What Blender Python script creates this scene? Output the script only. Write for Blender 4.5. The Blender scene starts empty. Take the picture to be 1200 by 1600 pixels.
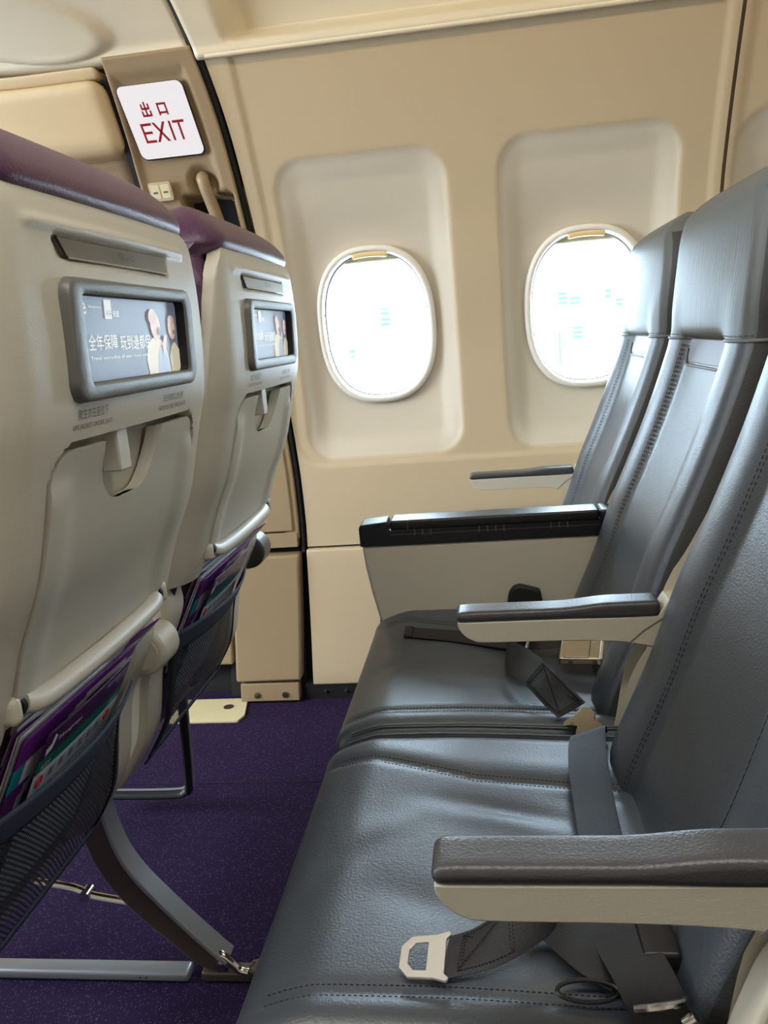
import bpy, bmesh, math, random
import numpy as np
from mathutils import Vector, Matrix
random.seed(7)
S = bpy.context.scene
COL = S.collection

# ------------------------------------------------------------------ camera, world, lights, exposure
def _rot(rx, ry, rz):
    cx, sx, cy, sy, cz, sz = math.cos(rx), math.sin(rx), math.cos(ry), math.sin(ry), math.cos(rz), math.sin(rz)
    X = np.array([[1, 0, 0], [0, cx, -sx], [0, sx, cx]]); Y = np.array([[cy, 0, sy], [0, 1, 0], [-sy, 0, cy]])
    Z = np.array([[cz, -sz, 0], [sz, cz, 0], [0, 0, 1]])
    return Z @ X @ Y
R = _rot(0.2081, 0.1345, -0.0833) @ np.array([[1, 0, 0], [0, 0, -1], [0, 1, 0]], float)   # world -> (right, down, forward)
cam_d = bpy.data.cameras.new('camera'); cam = bpy.data.objects.new('camera', cam_d); COL.objects.link(cam)
M4 = Matrix.Identity(4)
for i in range(3):
    M4[i][0] = R[0][i]; M4[i][1] = -R[1][i]; M4[i][2] = -R[2][i]
M4[0][3], M4[1][3], M4[2][3] = 0, 0, .97
cam.matrix_world = M4
cam_d.sensor_fit = 'VERTICAL'; cam_d.sensor_height = 36.0; cam_d.lens = 36.0 * 1300 / 1600
cam_d.clip_start = .02; cam_d.clip_end = 500
S.camera = cam

world = bpy.data.worlds.new('sky'); S.world = world; world.use_nodes = True
bg = world.node_tree.nodes['Background']; bg.inputs[0].default_value = (.66, .82, 1, 1); bg.inputs[1].default_value = 21.0

def area(name, loc, target, sx, sy, power, color=(1, 1, 1), portal=False, spread=180):
    l = bpy.data.lights.new(name, 'AREA'); l.shape = 'RECTANGLE'; l.size = sx; l.size_y = sy; l.energy = power; l.color = color
    l.spread = math.radians(spread)
    if portal: l.cycles.is_portal = True
    o = bpy.data.objects.new(name, l); COL.objects.link(o); o.location = loc
    o.rotation_euler = (Vector(target) - Vector(loc)).to_track_quat('-Z', 'Y').to_euler()
    return o
for x in (-.28, .27, .815):
    area('window_portal', (x, 2.36, 1.0), (x, 0, 1.0), .36, .46, 1, portal=True)
area('ceiling_lamp', (.1, .25, 2.08), (.1, .25, 0), 3.6, .30, 22, (1, .95, .88))
area('daylight_forward_cabin', (-2.9, .7, 1.45), (.3, 1.1, .85), 1.6, .9, 68, (.84, .92, 1))
area('door_lamp', (-1.3, 1.2, 1.98), (-.9, 2.1, 1.55), .5, .15, 16, (1, .80, .50))
area('sidewall_lamp', (.1, 1.50, 1.77), (.1, 2.0, 1.66), 1.7, .04, 1.8, (1, .80, .52))
S.view_settings.view_transform = 'Standard'; S.view_settings.look = 'None'
S.view_settings.exposure = 0.44; S.view_settings.gamma = 1.0; S.view_settings.use_curve_mapping = False

# ------------------------------------------------------------------ materials
def srgb(r, g, b):
    f = lambda c: (c / 255 / 12.92) if c / 255 <= .04045 else ((c / 255 + .055) / 1.055) ** 2.4
    return (f(r), f(g), f(b), 1)
def mat(name, col, rough=.5, metal=0, bump=0, scale=300, spec=.5, var=0, vscale=8, stretch=None, coat=0, sheen=0):
    m = bpy.data.materials.new(name); m.use_nodes = True
    nt = m.node_tree; b = nt.nodes['Principled BSDF']
    b.inputs['Base Color'].default_value = col; b.inputs['Roughness'].default_value = rough
    b.inputs['Metallic'].default_value = metal; b.inputs['Specular IOR Level'].default_value = spec
    b.inputs['Coat Weight'].default_value = coat; b.inputs['Sheen Weight'].default_value = sheen
    tc = nt.nodes.new('ShaderNodeTexCoord'); mp = nt.nodes.new('ShaderNodeMapping')
    nt.links.new(tc.outputs['Object'], mp.inputs[0])
    if stretch: mp.inputs['Scale'].default_value = stretch
    if bump:
        n = nt.nodes.new('ShaderNodeTexNoise'); n.inputs['Scale'].default_value = scale; n.inputs['Detail'].default_value = 3
        bp = nt.nodes.new('ShaderNodeBump'); bp.inputs['Strength'].default_value = bump; bp.inputs['Distance'].default_value = .001
        nt.links.new(mp.outputs[0], n.inputs['Vector']); nt.links.new(n.outputs[0], bp.inputs['Height'])
        nt.links.new(bp.outputs[0], b.inputs['Normal'])
    if var:
        n2 = nt.nodes.new('ShaderNodeTexNoise'); n2.inputs['Scale'].default_value = vscale; n2.inputs['Detail'].default_value = 4
        mr = nt.nodes.new('ShaderNodeMapRange'); mr.inputs['To Min'].default_value = 1 - var; mr.inputs['To Max'].default_value = 1 + var
        mx = nt.nodes.new('ShaderNodeMix'); mx.data_type = 'RGBA'; mx.blend_type = 'MULTIPLY'; mx.inputs['Factor'].default_value = 1
        mx.inputs['A'].default_value = col
        nt.links.new(mp.outputs[0], n2.inputs['Vector']); nt.links.new(n2.outputs[0], mr.inputs['Value'])
        nt.links.new(mr.outputs[0], mx.inputs['B']); nt.links.new(mx.outputs['Result'], b.inputs['Base Color'])
    return m
def emit(name, col, strength):
    m = bpy.data.materials.new(name); m.use_nodes = True; nt = m.node_tree; b = nt.nodes['Principled BSDF']
    b.inputs['Base Color'].default_value = (0.02, .02, .02, 1); b.inputs['Emission Color'].default_value = col
    b.inputs['Emission Strength'].default_value = strength; b.inputs['Roughness'].default_value = .25
    return m
K = {}
K['wall'] = mat('sidewall plastic', srgb(202, 184, 152), .5, bump=.25, scale=900)
K['reveal'] = mat('window panel plastic', srgb(214, 205, 186), .5, bump=.2, scale=900)
K['door'] = mat('door lining', srgb(220, 198, 158), .42, bump=.15, scale=900)
K['doortrim'] = mat('door surround plastic', srgb(160, 139, 107), .42, bump=.2, scale=900)
K['ceil'] = mat('ceiling panel', srgb(216, 207, 184), .45, bump=.15, scale=700)
K['white'] = mat('white window ring', srgb(240, 236, 226), .4)
K['shade'] = mat('window shade', srgb(190, 182, 160), .5)
K['amber'] = mat('shade handle', srgb(240, 210, 150), .35)
K['shell'] = mat('seat shell plastic', srgb(208, 202, 184), .38, bump=.3, scale=1100)
K['shellcool'] = mat('seat tray plastic', srgb(202, 198, 184), .38, bump=.12, scale=1100)
K['leather'] = mat('grey leather', srgb(68, 75, 83), .38, bump=.4, scale=420, var=.06, vscale=9, spec=.9)
K['satin'] = mat('headrest leather', srgb(96, 100, 99), .46, bump=.6, scale=40, var=.05, vscale=12, stretch=(1.5, 6, .5), spec=.4)
K['sideleather'] = mat('dark side leather', srgb(52, 52, 50), .5, bump=.4, scale=420)  # a darker leather of its own, with the sides' shade painted in
K['patch'] = mat('mauve leather', srgb(104, 92, 106), .42, bump=.3, scale=420)
K['purple'] = mat('purple leather', srgb(86, 52, 80), .36, bump=.5, scale=400, var=.08, vscale=14, spec=.55)
K['thread'] = mat('thread', srgb(30, 30, 32), .8)
K['threadlight'] = mat('light piping', srgb(120, 124, 130), .5)
K['black'] = mat('black plastic', srgb(26, 26, 30), .38)
K['blacksoft'] = mat('black rubber', srgb(20, 20, 22), .7)
K['pad'] = mat('armrest pad', srgb(66, 65, 67), .34, bump=.4, scale=500, spec=.6)
K['bezel'] = mat('screen frame', srgb(118, 118, 114), .42, bump=.3, scale=250, metal=.2)
K['plate'] = mat('name plate', srgb(116, 112, 102), .3, metal=.6)
K['chrome'] = mat('bright steel', srgb(215, 212, 205), .18, metal=1)
K['brass'] = mat('dull nickel steel', srgb(176, 166, 146), .3, metal=1)
K['alu'] = mat('aluminium', srgb(168, 174, 180), .36, metal=.55)
K['bronze'] = mat('shadowed bronze alloy', srgb(116, 106, 92), .4, metal=.7)  # brownish metal for leg struts and small fittings
K['band'] = mat('pocket band fabric', srgb(58, 70, 88), .75, bump=.5, scale=800)
K['paper'] = mat('paper', srgb(240, 238, 244), .5)
K['cardwhite'] = mat('card pale print', srgb(228, 236, 244), .4)
K['cardpurple'] = mat('card purple print', srgb(74, 34, 86), .35)
K['cardgreen'] = mat('card green print', srgb(26, 112, 100), .35)
K['magpurple'] = mat('magazine cover', srgb(124, 46, 150), .3)
K['magcyan'] = mat('magazine cyan print', srgb(40, 160, 190), .3)
K['ink'] = mat('grey ink', srgb(100, 98, 92), .6)
K['inkred'] = mat('red ink', srgb(200, 60, 60), .6)
K['inkyellow'] = mat('yellow ink', srgb(230, 180, 60), .6)
K['inkblue'] = mat('blue ink', srgb(90, 150, 200), .6)
K['cream'] = mat('cream plate', srgb(226, 216, 176), .45, var=.06, vscale=20)
K['darkcav'] = mat('dark cavity', srgb(34, 36, 40), .7)
K['signred'] = mat('sign red', srgb(150, 12, 20), .5)
K['sign'] = emit('lit sign face', (1, .95, .97, 1), .62)
K['strap'] = mat('belt webbing', srgb(38, 38, 41), .5, bump=.5, scale=700, stretch=(1, 1, 1), spec=.35)
K['tongue'] = mat('satin steel', srgb(226, 222, 216), .3, metal=.35)
K['lamp'] = emit('ceiling lamp glow', (1, .97, .92, 1), 3)
K['concrete'] = mat('terminal wall', (.9, .9, .9, 1), .8)
K['bglass'] = mat('terminal window glass', (.040, .062, .060, 1), .6, spec=.1)

def carpet():
    m = bpy.data.materials.new('purple carpet'); m.use_nodes = True; nt = m.node_tree; b = nt.nodes['Principled BSDF']
    b.inputs['Roughness'].default_value = .95; b.inputs['Specular IOR Level'].default_value = .15
    tc = nt.nodes.new('ShaderNodeTexCoord'); mp = nt.nodes.new('ShaderNodeMapping'); mp.inputs['Scale'].default_value = (420, 240, 240)
    mp.inputs['Rotation'].default_value = (0, 0, .12)
    v = nt.nodes.new('ShaderNodeTexVoronoi'); v.inputs['Scale'].default_value = 1; v.inputs['Randomness'].default_value = .55
    nt.links.new(tc.outputs['Object'], mp.inputs[0]); nt.links.new(mp.outputs[0], v.inputs['Vector'])
    lt = nt.nodes.new('ShaderNodeMath'); lt.operation = 'GREATER_THAN'; lt.inputs[1].default_value = .72
    sep = nt.nodes.new('ShaderNodeSeparateColor'); nt.links.new(v.outputs['Color'], sep.inputs[0]); nt.links.new(sep.outputs[0], lt.inputs[0])
    l2 = nt.nodes.new('ShaderNodeMath'); l2.operation = 'LESS_THAN'; l2.inputs[1].default_value = .33; nt.links.new(v.outputs['Distance'], l2.inputs[0])
    mu = nt.nodes.new('ShaderNodeMath'); mu.operation = 'MULTIPLY'; nt.links.new(lt.outputs[0], mu.inputs[0]); nt.links.new(l2.outputs[0], mu.inputs[1])
    mx = nt.nodes.new('ShaderNodeMix'); mx.data_type = 'RGBA'; mx.inputs['A'].default_value = srgb(42, 30, 62); mx.inputs['B'].default_value = srgb(96, 82, 116)
    nt.links.new(mu.outputs[0], mx.inputs['Factor'])
    nt.links.new(mx.outputs['Result'], b.inputs['Base Color'])
    bp = nt.nodes.new('ShaderNodeBump'); bp.inputs['Strength'].default_value = .7; bp.inputs['Distance'].default_value = .002
    nt.links.new(v.outputs['Distance'], bp.inputs['Height']); nt.links.new(bp.outputs[0], b.inputs['Normal'])
    return m
K['carpet'] = carpet()
def netting():
    m = bpy.data.materials.new('pocket netting'); m.use_nodes = True; nt = m.node_tree; b = nt.nodes['Principled BSDF']
    b.inputs['Base Color'].default_value = srgb(50, 54, 62); b.inputs['Roughness'].default_value = .55
    out = nt.nodes['Material Output']; tr = nt.nodes.new('ShaderNodeBsdfTransparent'); mix = nt.nodes.new('ShaderNodeMixShader')
    tc = nt.nodes.new('ShaderNodeTexCoord'); mp = nt.nodes.new('ShaderNodeMapping'); mp.inputs['Scale'].default_value = (0, 1, 1)
    mp.inputs['Location'].default_value = (0, 0, 0)
    sep = nt.nodes.new('ShaderNodeSeparateXYZ'); nt.links.new(tc.outputs['Object'], sep.inputs[0])
    def sine(sock, k):
        a = nt.nodes.new('ShaderNodeMath'); a.operation = 'MULTIPLY'; a.inputs[1].default_value = k; nt.links.new(sock, a.inputs[0])
        s = nt.nodes.new('ShaderNodeMath'); s.operation = 'SINE'; nt.links.new(a.outputs[0], s.inputs[0]); return s.outputs[0]
    mu = nt.nodes.new('ShaderNodeMath'); mu.operation = 'MULTIPLY'
    nt.links.new(sine(sep.outputs[1], 2 * math.pi / .0068), mu.inputs[0]); nt.links.new(sine(sep.outputs[2], 2 * math.pi / .0062), mu.inputs[1])
    g = nt.nodes.new('ShaderNodeMath'); g.operation = 'GREATER_THAN'; g.inputs[1].default_value = .22; nt.links.new(mu.outputs[0], g.inputs[0])
    nt.links.new(g.outputs[0], mix.inputs[0]); nt.links.new(b.outputs[0], mix.inputs[1]); nt.links.new(tr.outputs[0], mix.inputs[2])
    nt.links.new(mix.outputs[0], out.inputs[0]); return m
K['net'] = netting()
def pane_mat():
    m = bpy.data.materials.new('window pane'); m.use_nodes = True; nt = m.node_tree
    nt.nodes.remove(nt.nodes['Principled BSDF']); out = nt.nodes['Material Output']
    tr = nt.nodes.new('ShaderNodeBsdfTransparent'); tr.inputs[0].default_value = (.95, .98, .98, 1)
    gl = nt.nodes.new('ShaderNodeBsdfGlossy'); gl.inputs['Roughness'].default_value = .03
    mx = nt.nodes.new('ShaderNodeMixShader'); mx.inputs[0].default_value = .05
    nt.links.new(tr.outputs[0], mx.inputs[1]); nt.links.new(gl.outputs[0], mx.inputs[2]); nt.links.new(mx.outputs[0], out.inputs[0]); return m
K['pane'] = pane_mat()

# ------------------------------------------------------------------ helpers
def obj(name, verts, faces, material, parent=None, angle=40, smooth=True, mats=None, fmat=None):
    me = bpy.data.meshes.new(name); me.from_pydata([tuple(v) for v in verts], [], faces)
    bm = bmesh.new(); bm.from_mesh(me); bmesh.ops.remove_doubles(bm, verts=bm.verts, dist=1e-6)
    bmesh.ops.recalc_face_normals(bm, faces=bm.faces); bm.to_mesh(me); bm.free()
    return wrap(name, me, material, parent, angle, smooth, mats)
def wrap(name, me, material, parent=None, angle=40, smooth=True, mats=None):
    for mm in (mats or [material]): me.materials.append(mm)
    if smooth:
        me.polygons.foreach_set('use_smooth', [True] * len(me.polygons)); me.set_sharp_from_angle(angle=math.radians(angle))
    o = bpy.data.objects.new(name, me); COL.objects.link(o)
    if parent: o.parent = parent
    return o
def from_bm(name, bm, material, parent=None, angle=40, mats=None):
    bmesh.ops.recalc_face_normals(bm, faces=bm.faces)
    me = bpy.data.meshes.new(name); bm.to_mesh(me); bm.free(); return wrap(name, me, material, parent, angle, True, mats)
def tag(o, label=None, cat=None, group=None, kind=None):
    if label: o['label'] = label
    if cat: o['category'] = cat
    if group: o['group'] = group
    if kind: o['kind'] = kind
    return o
def empty(name, loc, label=None, cat=None, group=None, kind=None):
    o = bpy.data.objects.new(name, None); COL.objects.link(o); o.location = loc; o.empty_display_size = .05
    return tag(o, label, cat, group, kind)
def bevel(o, w=.002, seg=2, ang=35):
    m = o.modifiers.new('bevel', 'BEVEL'); m.width = w; m.segments = seg; m.limit_method = 'ANGLE'; m.angle_limit = math.radians(ang)
    return o
def solid(o, t, off=-1):
    m = o.modifiers.new('solid', 'SOLIDIFY'); m.thickness = t; m.offset = off; return o
class MB:
    """collects shapes of one part, several material slots allowed"""
    def __init__(s): s.v = []; s.f = []; s.m = []
    def add(s, v, f, m=0):
        b = len(s.v); s.v += [tuple(p) for p in v]; s.f += [tuple(i + b for i in q) for q in f]; s.m += [m] * len(f); return s
    def build(s, name, mats, parent=None, angle=40):
        if not isinstance(mats, (list, tuple)): mats = [mats]
        me = bpy.data.meshes.new(name); me.from_pydata(s.v, [], s.f)
        for mm in mats: me.materials.append(mm)
        me.polygons.foreach_set('material_index', s.m)
        bm = bmesh.new(); bm.from_mesh(me); bmesh.ops.recalc_face_normals(bm, faces=bm.faces); bm.to_mesh(me); bm.free()
        me.polygons.foreach_set('use_smooth', [True] * len(me.polygons)); me.set_sharp_from_angle(angle=math.radians(angle))
        o = bpy.data.objects.new(name, me); COL.objects.link(o)
        if parent: o.parent = parent
        return o
def box(x0, x1, y0, y1, z0, z1):
    v = [(x, y, z) for x in (x0, x1) for y in (y0, y1) for z in (z0, z1)]
    return v, [(0, 1, 3, 2), (4, 6, 7, 5), (0, 4, 5, 1), (2, 3, 7, 6), (0, 2, 6, 4), (1, 5, 7, 3)]
def rbox(x0, x1, y0, y1, z0, z1, r=.01, n=(8, 6, 6), fn=None):
    """rounded box, grid subdivided, optional deform"""
    r = min(r, (x1 - x0) / 2 - 1e-5, (y1 - y0) / 2 - 1e-5, (z1 - z0) / 2 - 1e-5)
    c = [(x0 + x1) / 2, (y0 + y1) / 2, (z0 + z1) / 2]; h = [(x1 - x0) / 2, (y1 - y0) / 2, (z1 - z0) / 2]
    V = {}; vl = []; F = []
    def ticks(k):
        a = [-h[k] + r * (1 - math.cos(math.pi / 2 * i / 4)) for i in range(4)]
        m = [-(h[k] - r) + 2 * (h[k] - r) * i / n[k] for i in range(n[k] + 1)]
        return a + m + [-t for t in reversed(a)]
    T = [ticks(k) for k in range(3)]
    def vid(p):
        key = tuple(round(q, 7) for q in p)
        if key not in V:
            q = [max(-(h[k] - r), min(h[k] - r, p[k])) for k in range(3)]
            d = [p[k] - q[k] for k in range(3)]; L = math.sqrt(sum(t * t for t in d))
            if L > 1e-9: p2 = [q[k] + d[k] / L * r for k in range(3)]
            else: p2 = list(p)
            p2 = [p2[k] + c[k] for k in range(3)]
            V[key] = len(vl); vl.append(fn(*p2) if fn else tuple(p2))
        return V[key]
    for k in range(3):
        i, j = (k + 1) % 3, (k + 2) % 3
        for sgn in (-1, 1):
            for a in range(len(T[i]) - 1):
                for b in range(len(T[j]) - 1):
                    q = []
                    for (aa, bb) in ((a, b), (a + 1, b), (a + 1, b + 1), (a, b + 1)):
                        p = [0, 0, 0]; p[k] = sgn * h[k]; p[i] = T[i][aa]; p[j] = T[j][bb]; q.append(vid(p))
                    if len(set(q)) >= 3: F.append(tuple(dict.fromkeys(q)))
    return vl, F
def cyl(p0, p1, r, n=20, r1=None):
    p0, p1 = Vector(p0), Vector(p1); d = (p1 - p0).normalized(); a = d.orthogonal().normalized(); b = d.cross(a); r1 = r if r1 is None else r1
    v = [p0 + (a * math.cos(t) + b * math.sin(t)) * r for t in [2 * math.pi * i / n for i in range(n)]]
    v += [p1 + (a * math.cos(t) + b * math.sin(t)) * r1 for t in [2 * math.pi * i / n for i in range(n)]]
    return v, [(i, (i + 1) % n, n + (i + 1) % n, n + i) for i in range(n)] + [tuple(range(n)), tuple(range(2 * n - 1, n - 1, -1))]
def catmull(P, n=8):
    P = [Vector(p) for p in P]; Q = [P[0] * 2 - P[1]] + P + [P[-1] * 2 - P[-2]]; out = []
    for i in range(1, len(Q) - 2):
        for k in range(n):
            t = k / n; a, b, c, d = Q[i - 1], Q[i], Q[i + 1], Q[i + 2]
            out.append(.5 * ((2 * b) + (c - a) * t + (2 * a - 5 * b + 4 * c - d) * t * t + (3 * b - a - 3 * c + d) * t ** 3))
    return out + [P[-1]]
def tube(P, r, n=10, closed=False, sc=(1, 1)):
    P = [Vector(p) for p in P]; N = len(P); v = []; up = None
    for i, p in enumerate(P):
        d = ((P[(i + 1) % N] - P[i - 1]) if closed else (P[min(i + 1, N - 1)] - P[max(i - 1, 0)])).normalized()
        if up is None: up = d.orthogonal().normalized()
        up = (up - d * up.dot(d)).normalized(); s = d.cross(up)
        v += [p + (up * math.cos(t) * sc[0] + s * math.sin(t) * sc[1]) * r for t in [2 * math.pi * k / n for k in range(n)]]
    f = []
    for i in range(N if closed else N - 1):
        j = (i + 1) % N
        f += [(i * n + k, i * n + (k + 1) % n, j * n + (k + 1) % n, j * n + k) for k in range(n)]
    if not closed: f += [tuple(range(n)), tuple(range(N * n - 1, (N - 1) * n - 1, -1))]
    return v, f
def ribbon(P, W, th=.0016, n=8, cr=0):
    """strap along centres P with half-width vectors W"""
    C = catmull(P, n); Wd = catmull(W, n); v = []; f = []
    for i, (p, w) in enumerate(zip(C, Wd)):
        d = (C[min(i + 1, len(C) - 1)] - C[max(i - 1, 0)]).normalized(); nrm = d.cross(w).normalized() * th / 2
        for s in (-1, -.85, -.4, 0, .4, .85, 1):
            e = .35 if abs(s) == 1 else 1
            v.append(p + w * s + nrm * e)
        for s in (1, .85, .4, 0, -.4, -.85, -1):
            e = .35 if abs(s) == 1 else 1
            v.append(p + w * s - nrm * e)
    m = 14
    for i in range(len(C) - 1):
        f += [(i * m + k, i * m + (k + 1) % m, (i + 1) * m + (k + 1) % m, (i + 1) * m + k) for k in range(m)]
    L = len(C) - 1
    f += [tuple(range(m)), tuple(range(L * m + m - 1, L * m - 1, -1))]
    return v, f
def prism(poly, axis, a0, a1):
    """poly in the plane normal to axis ('x': (y,z), 'y': (x,z), 'z': (x,y))"""
    mk = {'x': lambda p, a: (a, p[0], p[1]), 'y': lambda p, a: (p[0], a, p[1]), 'z': lambda p, a: (p[0], p[1], a)}[axis]
    n = len(poly); v = [mk(p, a0) for p in poly] + [mk(p, a1) for p in poly]
    return v, [tuple(range(n - 1, -1, -1)), tuple(range(n, 2 * n))] + [(i, (i + 1) % n, n + (i + 1) % n, n + i) for i in range(n)]
def smooth2(poly, n=6):
    """closed-ish open 2d curve smoothing"""
    return [(p.x, p.y) for p in catmull([(a, b, 0) for a, b in poly], n)]
def rrect(x0, x1, z0, z1, r, n=8):
    out = []
    for cx, cz, a0 in ((x1 - r, z1 - r, 0), (x0 + r, z1 - r, 90), (x0 + r, z0 + r, 180), (x1 - r, z0 + r, 270)):
        for i in range(n + 1):
            a = math.radians(a0 + 90 * i / n); out.append((cx + r * math.cos(a), cz + r * math.sin(a)))
    return out
def loft(loops, cap0=False, cap1=False, closed=True):
    n = len(loops[0]); v = [p for L in loops for p in L]; f = []
    for i in range(len(loops) - 1):
        for k in range(n if closed else n - 1):
            f.append((i * n + k, i * n + (k + 1) % n, (i + 1) * n + (k + 1) % n, (i + 1) * n + k))
    if cap0: f.append(tuple(range(n - 1, -1, -1)))
    if cap1: f.append(tuple(range((len(loops) - 1) * n, len(loops) * n)))
    return v, f
def curve1(tab):
    """smooth 1-d interpolation through (t, value)"""
    T = [a for a, _ in tab]; Vv = [b for _, b in tab]
    def f(t):
        if t <= T[0]: return Vv[0] + (t - T[0]) * (Vv[1] - Vv[0]) / (T[1] - T[0])
        if t >= T[-1]: return Vv[-1]
        i = max(k for k in range(len(T) - 1) if T[k] <= t); h = T[i + 1] - T[i]
        def sl(k):
            if k == 0: return (Vv[1] - Vv[0]) / (T[1] - T[0])
            if k == len(T) - 1: return (Vv[-1] - Vv[-2]) / (T[-1] - T[-2])
            return (Vv[k + 1] - Vv[k - 1]) / (T[k + 1] - T[k - 1])
        u = (t - T[i]) / h
        return (2 * u ** 3 - 3 * u * u + 1) * Vv[i] + (u ** 3 - 2 * u * u + u) * h * sl(i) + (-2 * u ** 3 + 3 * u * u) * Vv[i + 1] + (u ** 3 - u * u) * h * sl(i + 1)
    return f
def ss(a, b, x):
    t = max(0, min(1, (x - a) / (b - a))); return t * t * (3 - 2 * t)
def sd_rr(x, z, x0, x1, z0, z1, r):
    dx = abs(x - (x0 + x1) / 2) - ((x1 - x0) / 2 - r); dz = abs(z - (z0 + z1) / 2) - ((z1 - z0) / 2 - r)
    return math.hypot(max(dx, 0), max(dz, 0)) + min(max(dx, dz), 0) - r
_tc = {}
def text_geo(s, size):
    """returns verts (x,y) and faces of a text, left-bottom at 0,0"""
    if (s, size) in _tc: return _tc[(s, size)]
    c = bpy.data.curves.new('t', 'FONT'); c.body = s; c.size = size; c.resolution_u = 3
    o = bpy.data.objects.new('t', c); COL.objects.link(o); bpy.context.view_layer.update()
    dg = bpy.context.evaluated_depsgraph_get(); me = bpy.data.meshes.new_from_object(o.evaluated_get(dg))
    v = [(p.co.x, p.co.y) for p in me.vertices]; f = [tuple(p.vertices) for p in me.polygons]
    bpy.data.objects.remove(o); bpy.data.meshes.remove(me)
    if v:
        x0 = min(p[0] for p in v); x1 = max(p[0] for p in v); y0 = min(p[1] for p in v); y1 = max(p[1] for p in v)
    else: x0 = x1 = y0 = y1 = 0
    _tc[(s, size)] = (v, f, x0, x1, y0, y1); return _tc[(s, size)]
def text_on(mb, s, width, height, place, m=0):
    """fit text into width x height, mapped by place(u, w) -> 3d"""
    v, f, x0, x1, y0, y1 = text_geo(s, 1.0)
    if not v: return
    mb.add([place((p[0] - x0) / (x1 - x0) * width, (p[1] - y0) / (y1 - y0) * height) for p in v], f, m)

# ------------------------------------------------------------------ sidewall
YW = curve1([(-.2, 2.09), (0, 2.11), (.05, 2.12), (.2, 2.16), (.43, 2.205), (.65, 2.235), (.8, 2.245), (.95, 2.24), (1.14, 2.205), (1.27, 2.17), (1.44, 2.09), (1.6, 2.0), (1.65, 1.965), (1.75, 1.9), (1.9, 1.8)])
XS = curve1([(0, -.547), (.42, -.532), (.6, -.537), (.75, -.549), (1.0, -.566), (1.28, -.578), (1.48, -.587), (1.61, -.604), (1.72, -.626), (1.85, -.66), (2.0, -.72)])
WIN = [(-.284, .997), (.266, .997), (.815, .997)]
OA, OB, ON = .152, .197, 2.5
def oval_r(dx, dz, a=OA, b=OB): return (abs(dx / a) ** ON + abs(dz / b) ** ON) ** (1 / ON)
def oval(cx, cz, d, n=72):
    out = []
    for i in range(n):
        t = 2 * math.pi * i / n; c, s = math.cos(t), math.sin(t); k = (abs(c) ** ON + abs(s) ** ON) ** (-1 / ON)
        out.append((cx + (OA + d) * c * k, cz + (OB + d) * s * k))
    return out
def wall_off(x, z):
    d = 0
    for (g0, g1) in ((-.533, .552), (.601, 1.7)):
        d += .006 * ss(.006, -.006, sd_rr(x, z, g0, g1, .634, 1.9, .085)) * ss(1.66, 1.60, z)
    for cx, cz in WIN:
        s = sd_rr(x, z, cx - .215, cx + .215, .647, 1.405, .075)
        p = ss(.003, -.012, s); q = ss(-.0, -.06, s)
        if p > 0:
            r = oval_r(x - cx, z - cz)
            d += .007 * p + .012 * q + .022 * ss(2.0, 1.0, r) * q
    return d
def sidewall(x0f, x1, zlo, zhi, step=.0065):
    nz = int((zhi - zlo) / step); nx = int((x1 - x0f(1.)) / step)
    bm = bmesh.new(); G = []
    for j in range(nz + 1):
        z = zlo + (zhi - zlo) * j / nz; row = []
        for i in range(nx + 1):
            x = x0f(z) + (x1 - x0f(z)) * i / nx; zz = z
            for cx, cz in WIN:
                r = oval_r(x - cx, z - cz)
                if .955 < r < 1.02: x2, zz = cx + (x - cx) / r * 1.0, cz + (z - cz) / r * 1.0; x = x2
            row.append(bm.verts.new((x, YW(zz) + wall_off(x, zz), zz)))
        G.append(row)
    for j in range(nz):
        for i in range(nx):
            q = [G[j][i], G[j][i + 1], G[j + 1][i + 1], G[j + 1][i]]
            inside = False
            for cx, cz in WIN:
                if all(oval_r(w.co.x - cx, w.co.z - cz) < 1.003 for w in q): inside = True
            if not inside: bm.faces.new(q)
    loose = [w for w in bm.verts if not w.link_faces]
    bmesh.ops.delete(bm, geom=loose, context='VERTS')
    return bm
# outward facing frames: window panels get a slightly greyer plastic
def paint_reveal(o):
    at = o.data.attributes.new('panel', 'FLOAT', 'POINT')
    for i, v in enumerate(o.data.vertices):
        s_ = min(sd_rr(v.co.x, v.co.z, cx - .215, cx + .215, .647, 1.405, .075) for cx, cz in WIN)
        at.data[i].value = ss(.001, -.007, s_)
def two_tone():
    m = K['wall'].copy(); m.name = 'sidewall with window panels'; nt = m.node_tree; b_ = nt.nodes['Principled BSDF']
    a_ = nt.nodes.new('ShaderNodeAttribute'); a_.attribute_name = 'panel'; mx = nt.nodes.new('ShaderNodeMix'); mx.data_type = 'RGBA'
    mx.inputs['A'].default_value = K['wall'].node_tree.nodes['Principled BSDF'].inputs['Base Color'].default_value
    mx.inputs['B'].default_value = K['reveal'].node_tree.nodes['Principled BSDF'].inputs['Base Color'].default_value
    nt.links.new(a_.outputs['Fac'], mx.inputs['Factor']); nt.links.new(mx.outputs['Result'], b_.inputs['Base Color']); return m
K['sidewall'] = two_tone()
w = from_bm('wall_right', sidewall(lambda z: XS(z) + .012, .574, .414, 1.615), K['sidewall'], angle=60); paint_reveal(w); tag(w, kind='structure')
w = from_bm('wall_right', sidewall(lambda z: .582, 1.75, .414, 1.615, .009), K['sidewall'], angle=60); paint_reveal(w); tag(w, kind='structure')
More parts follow.
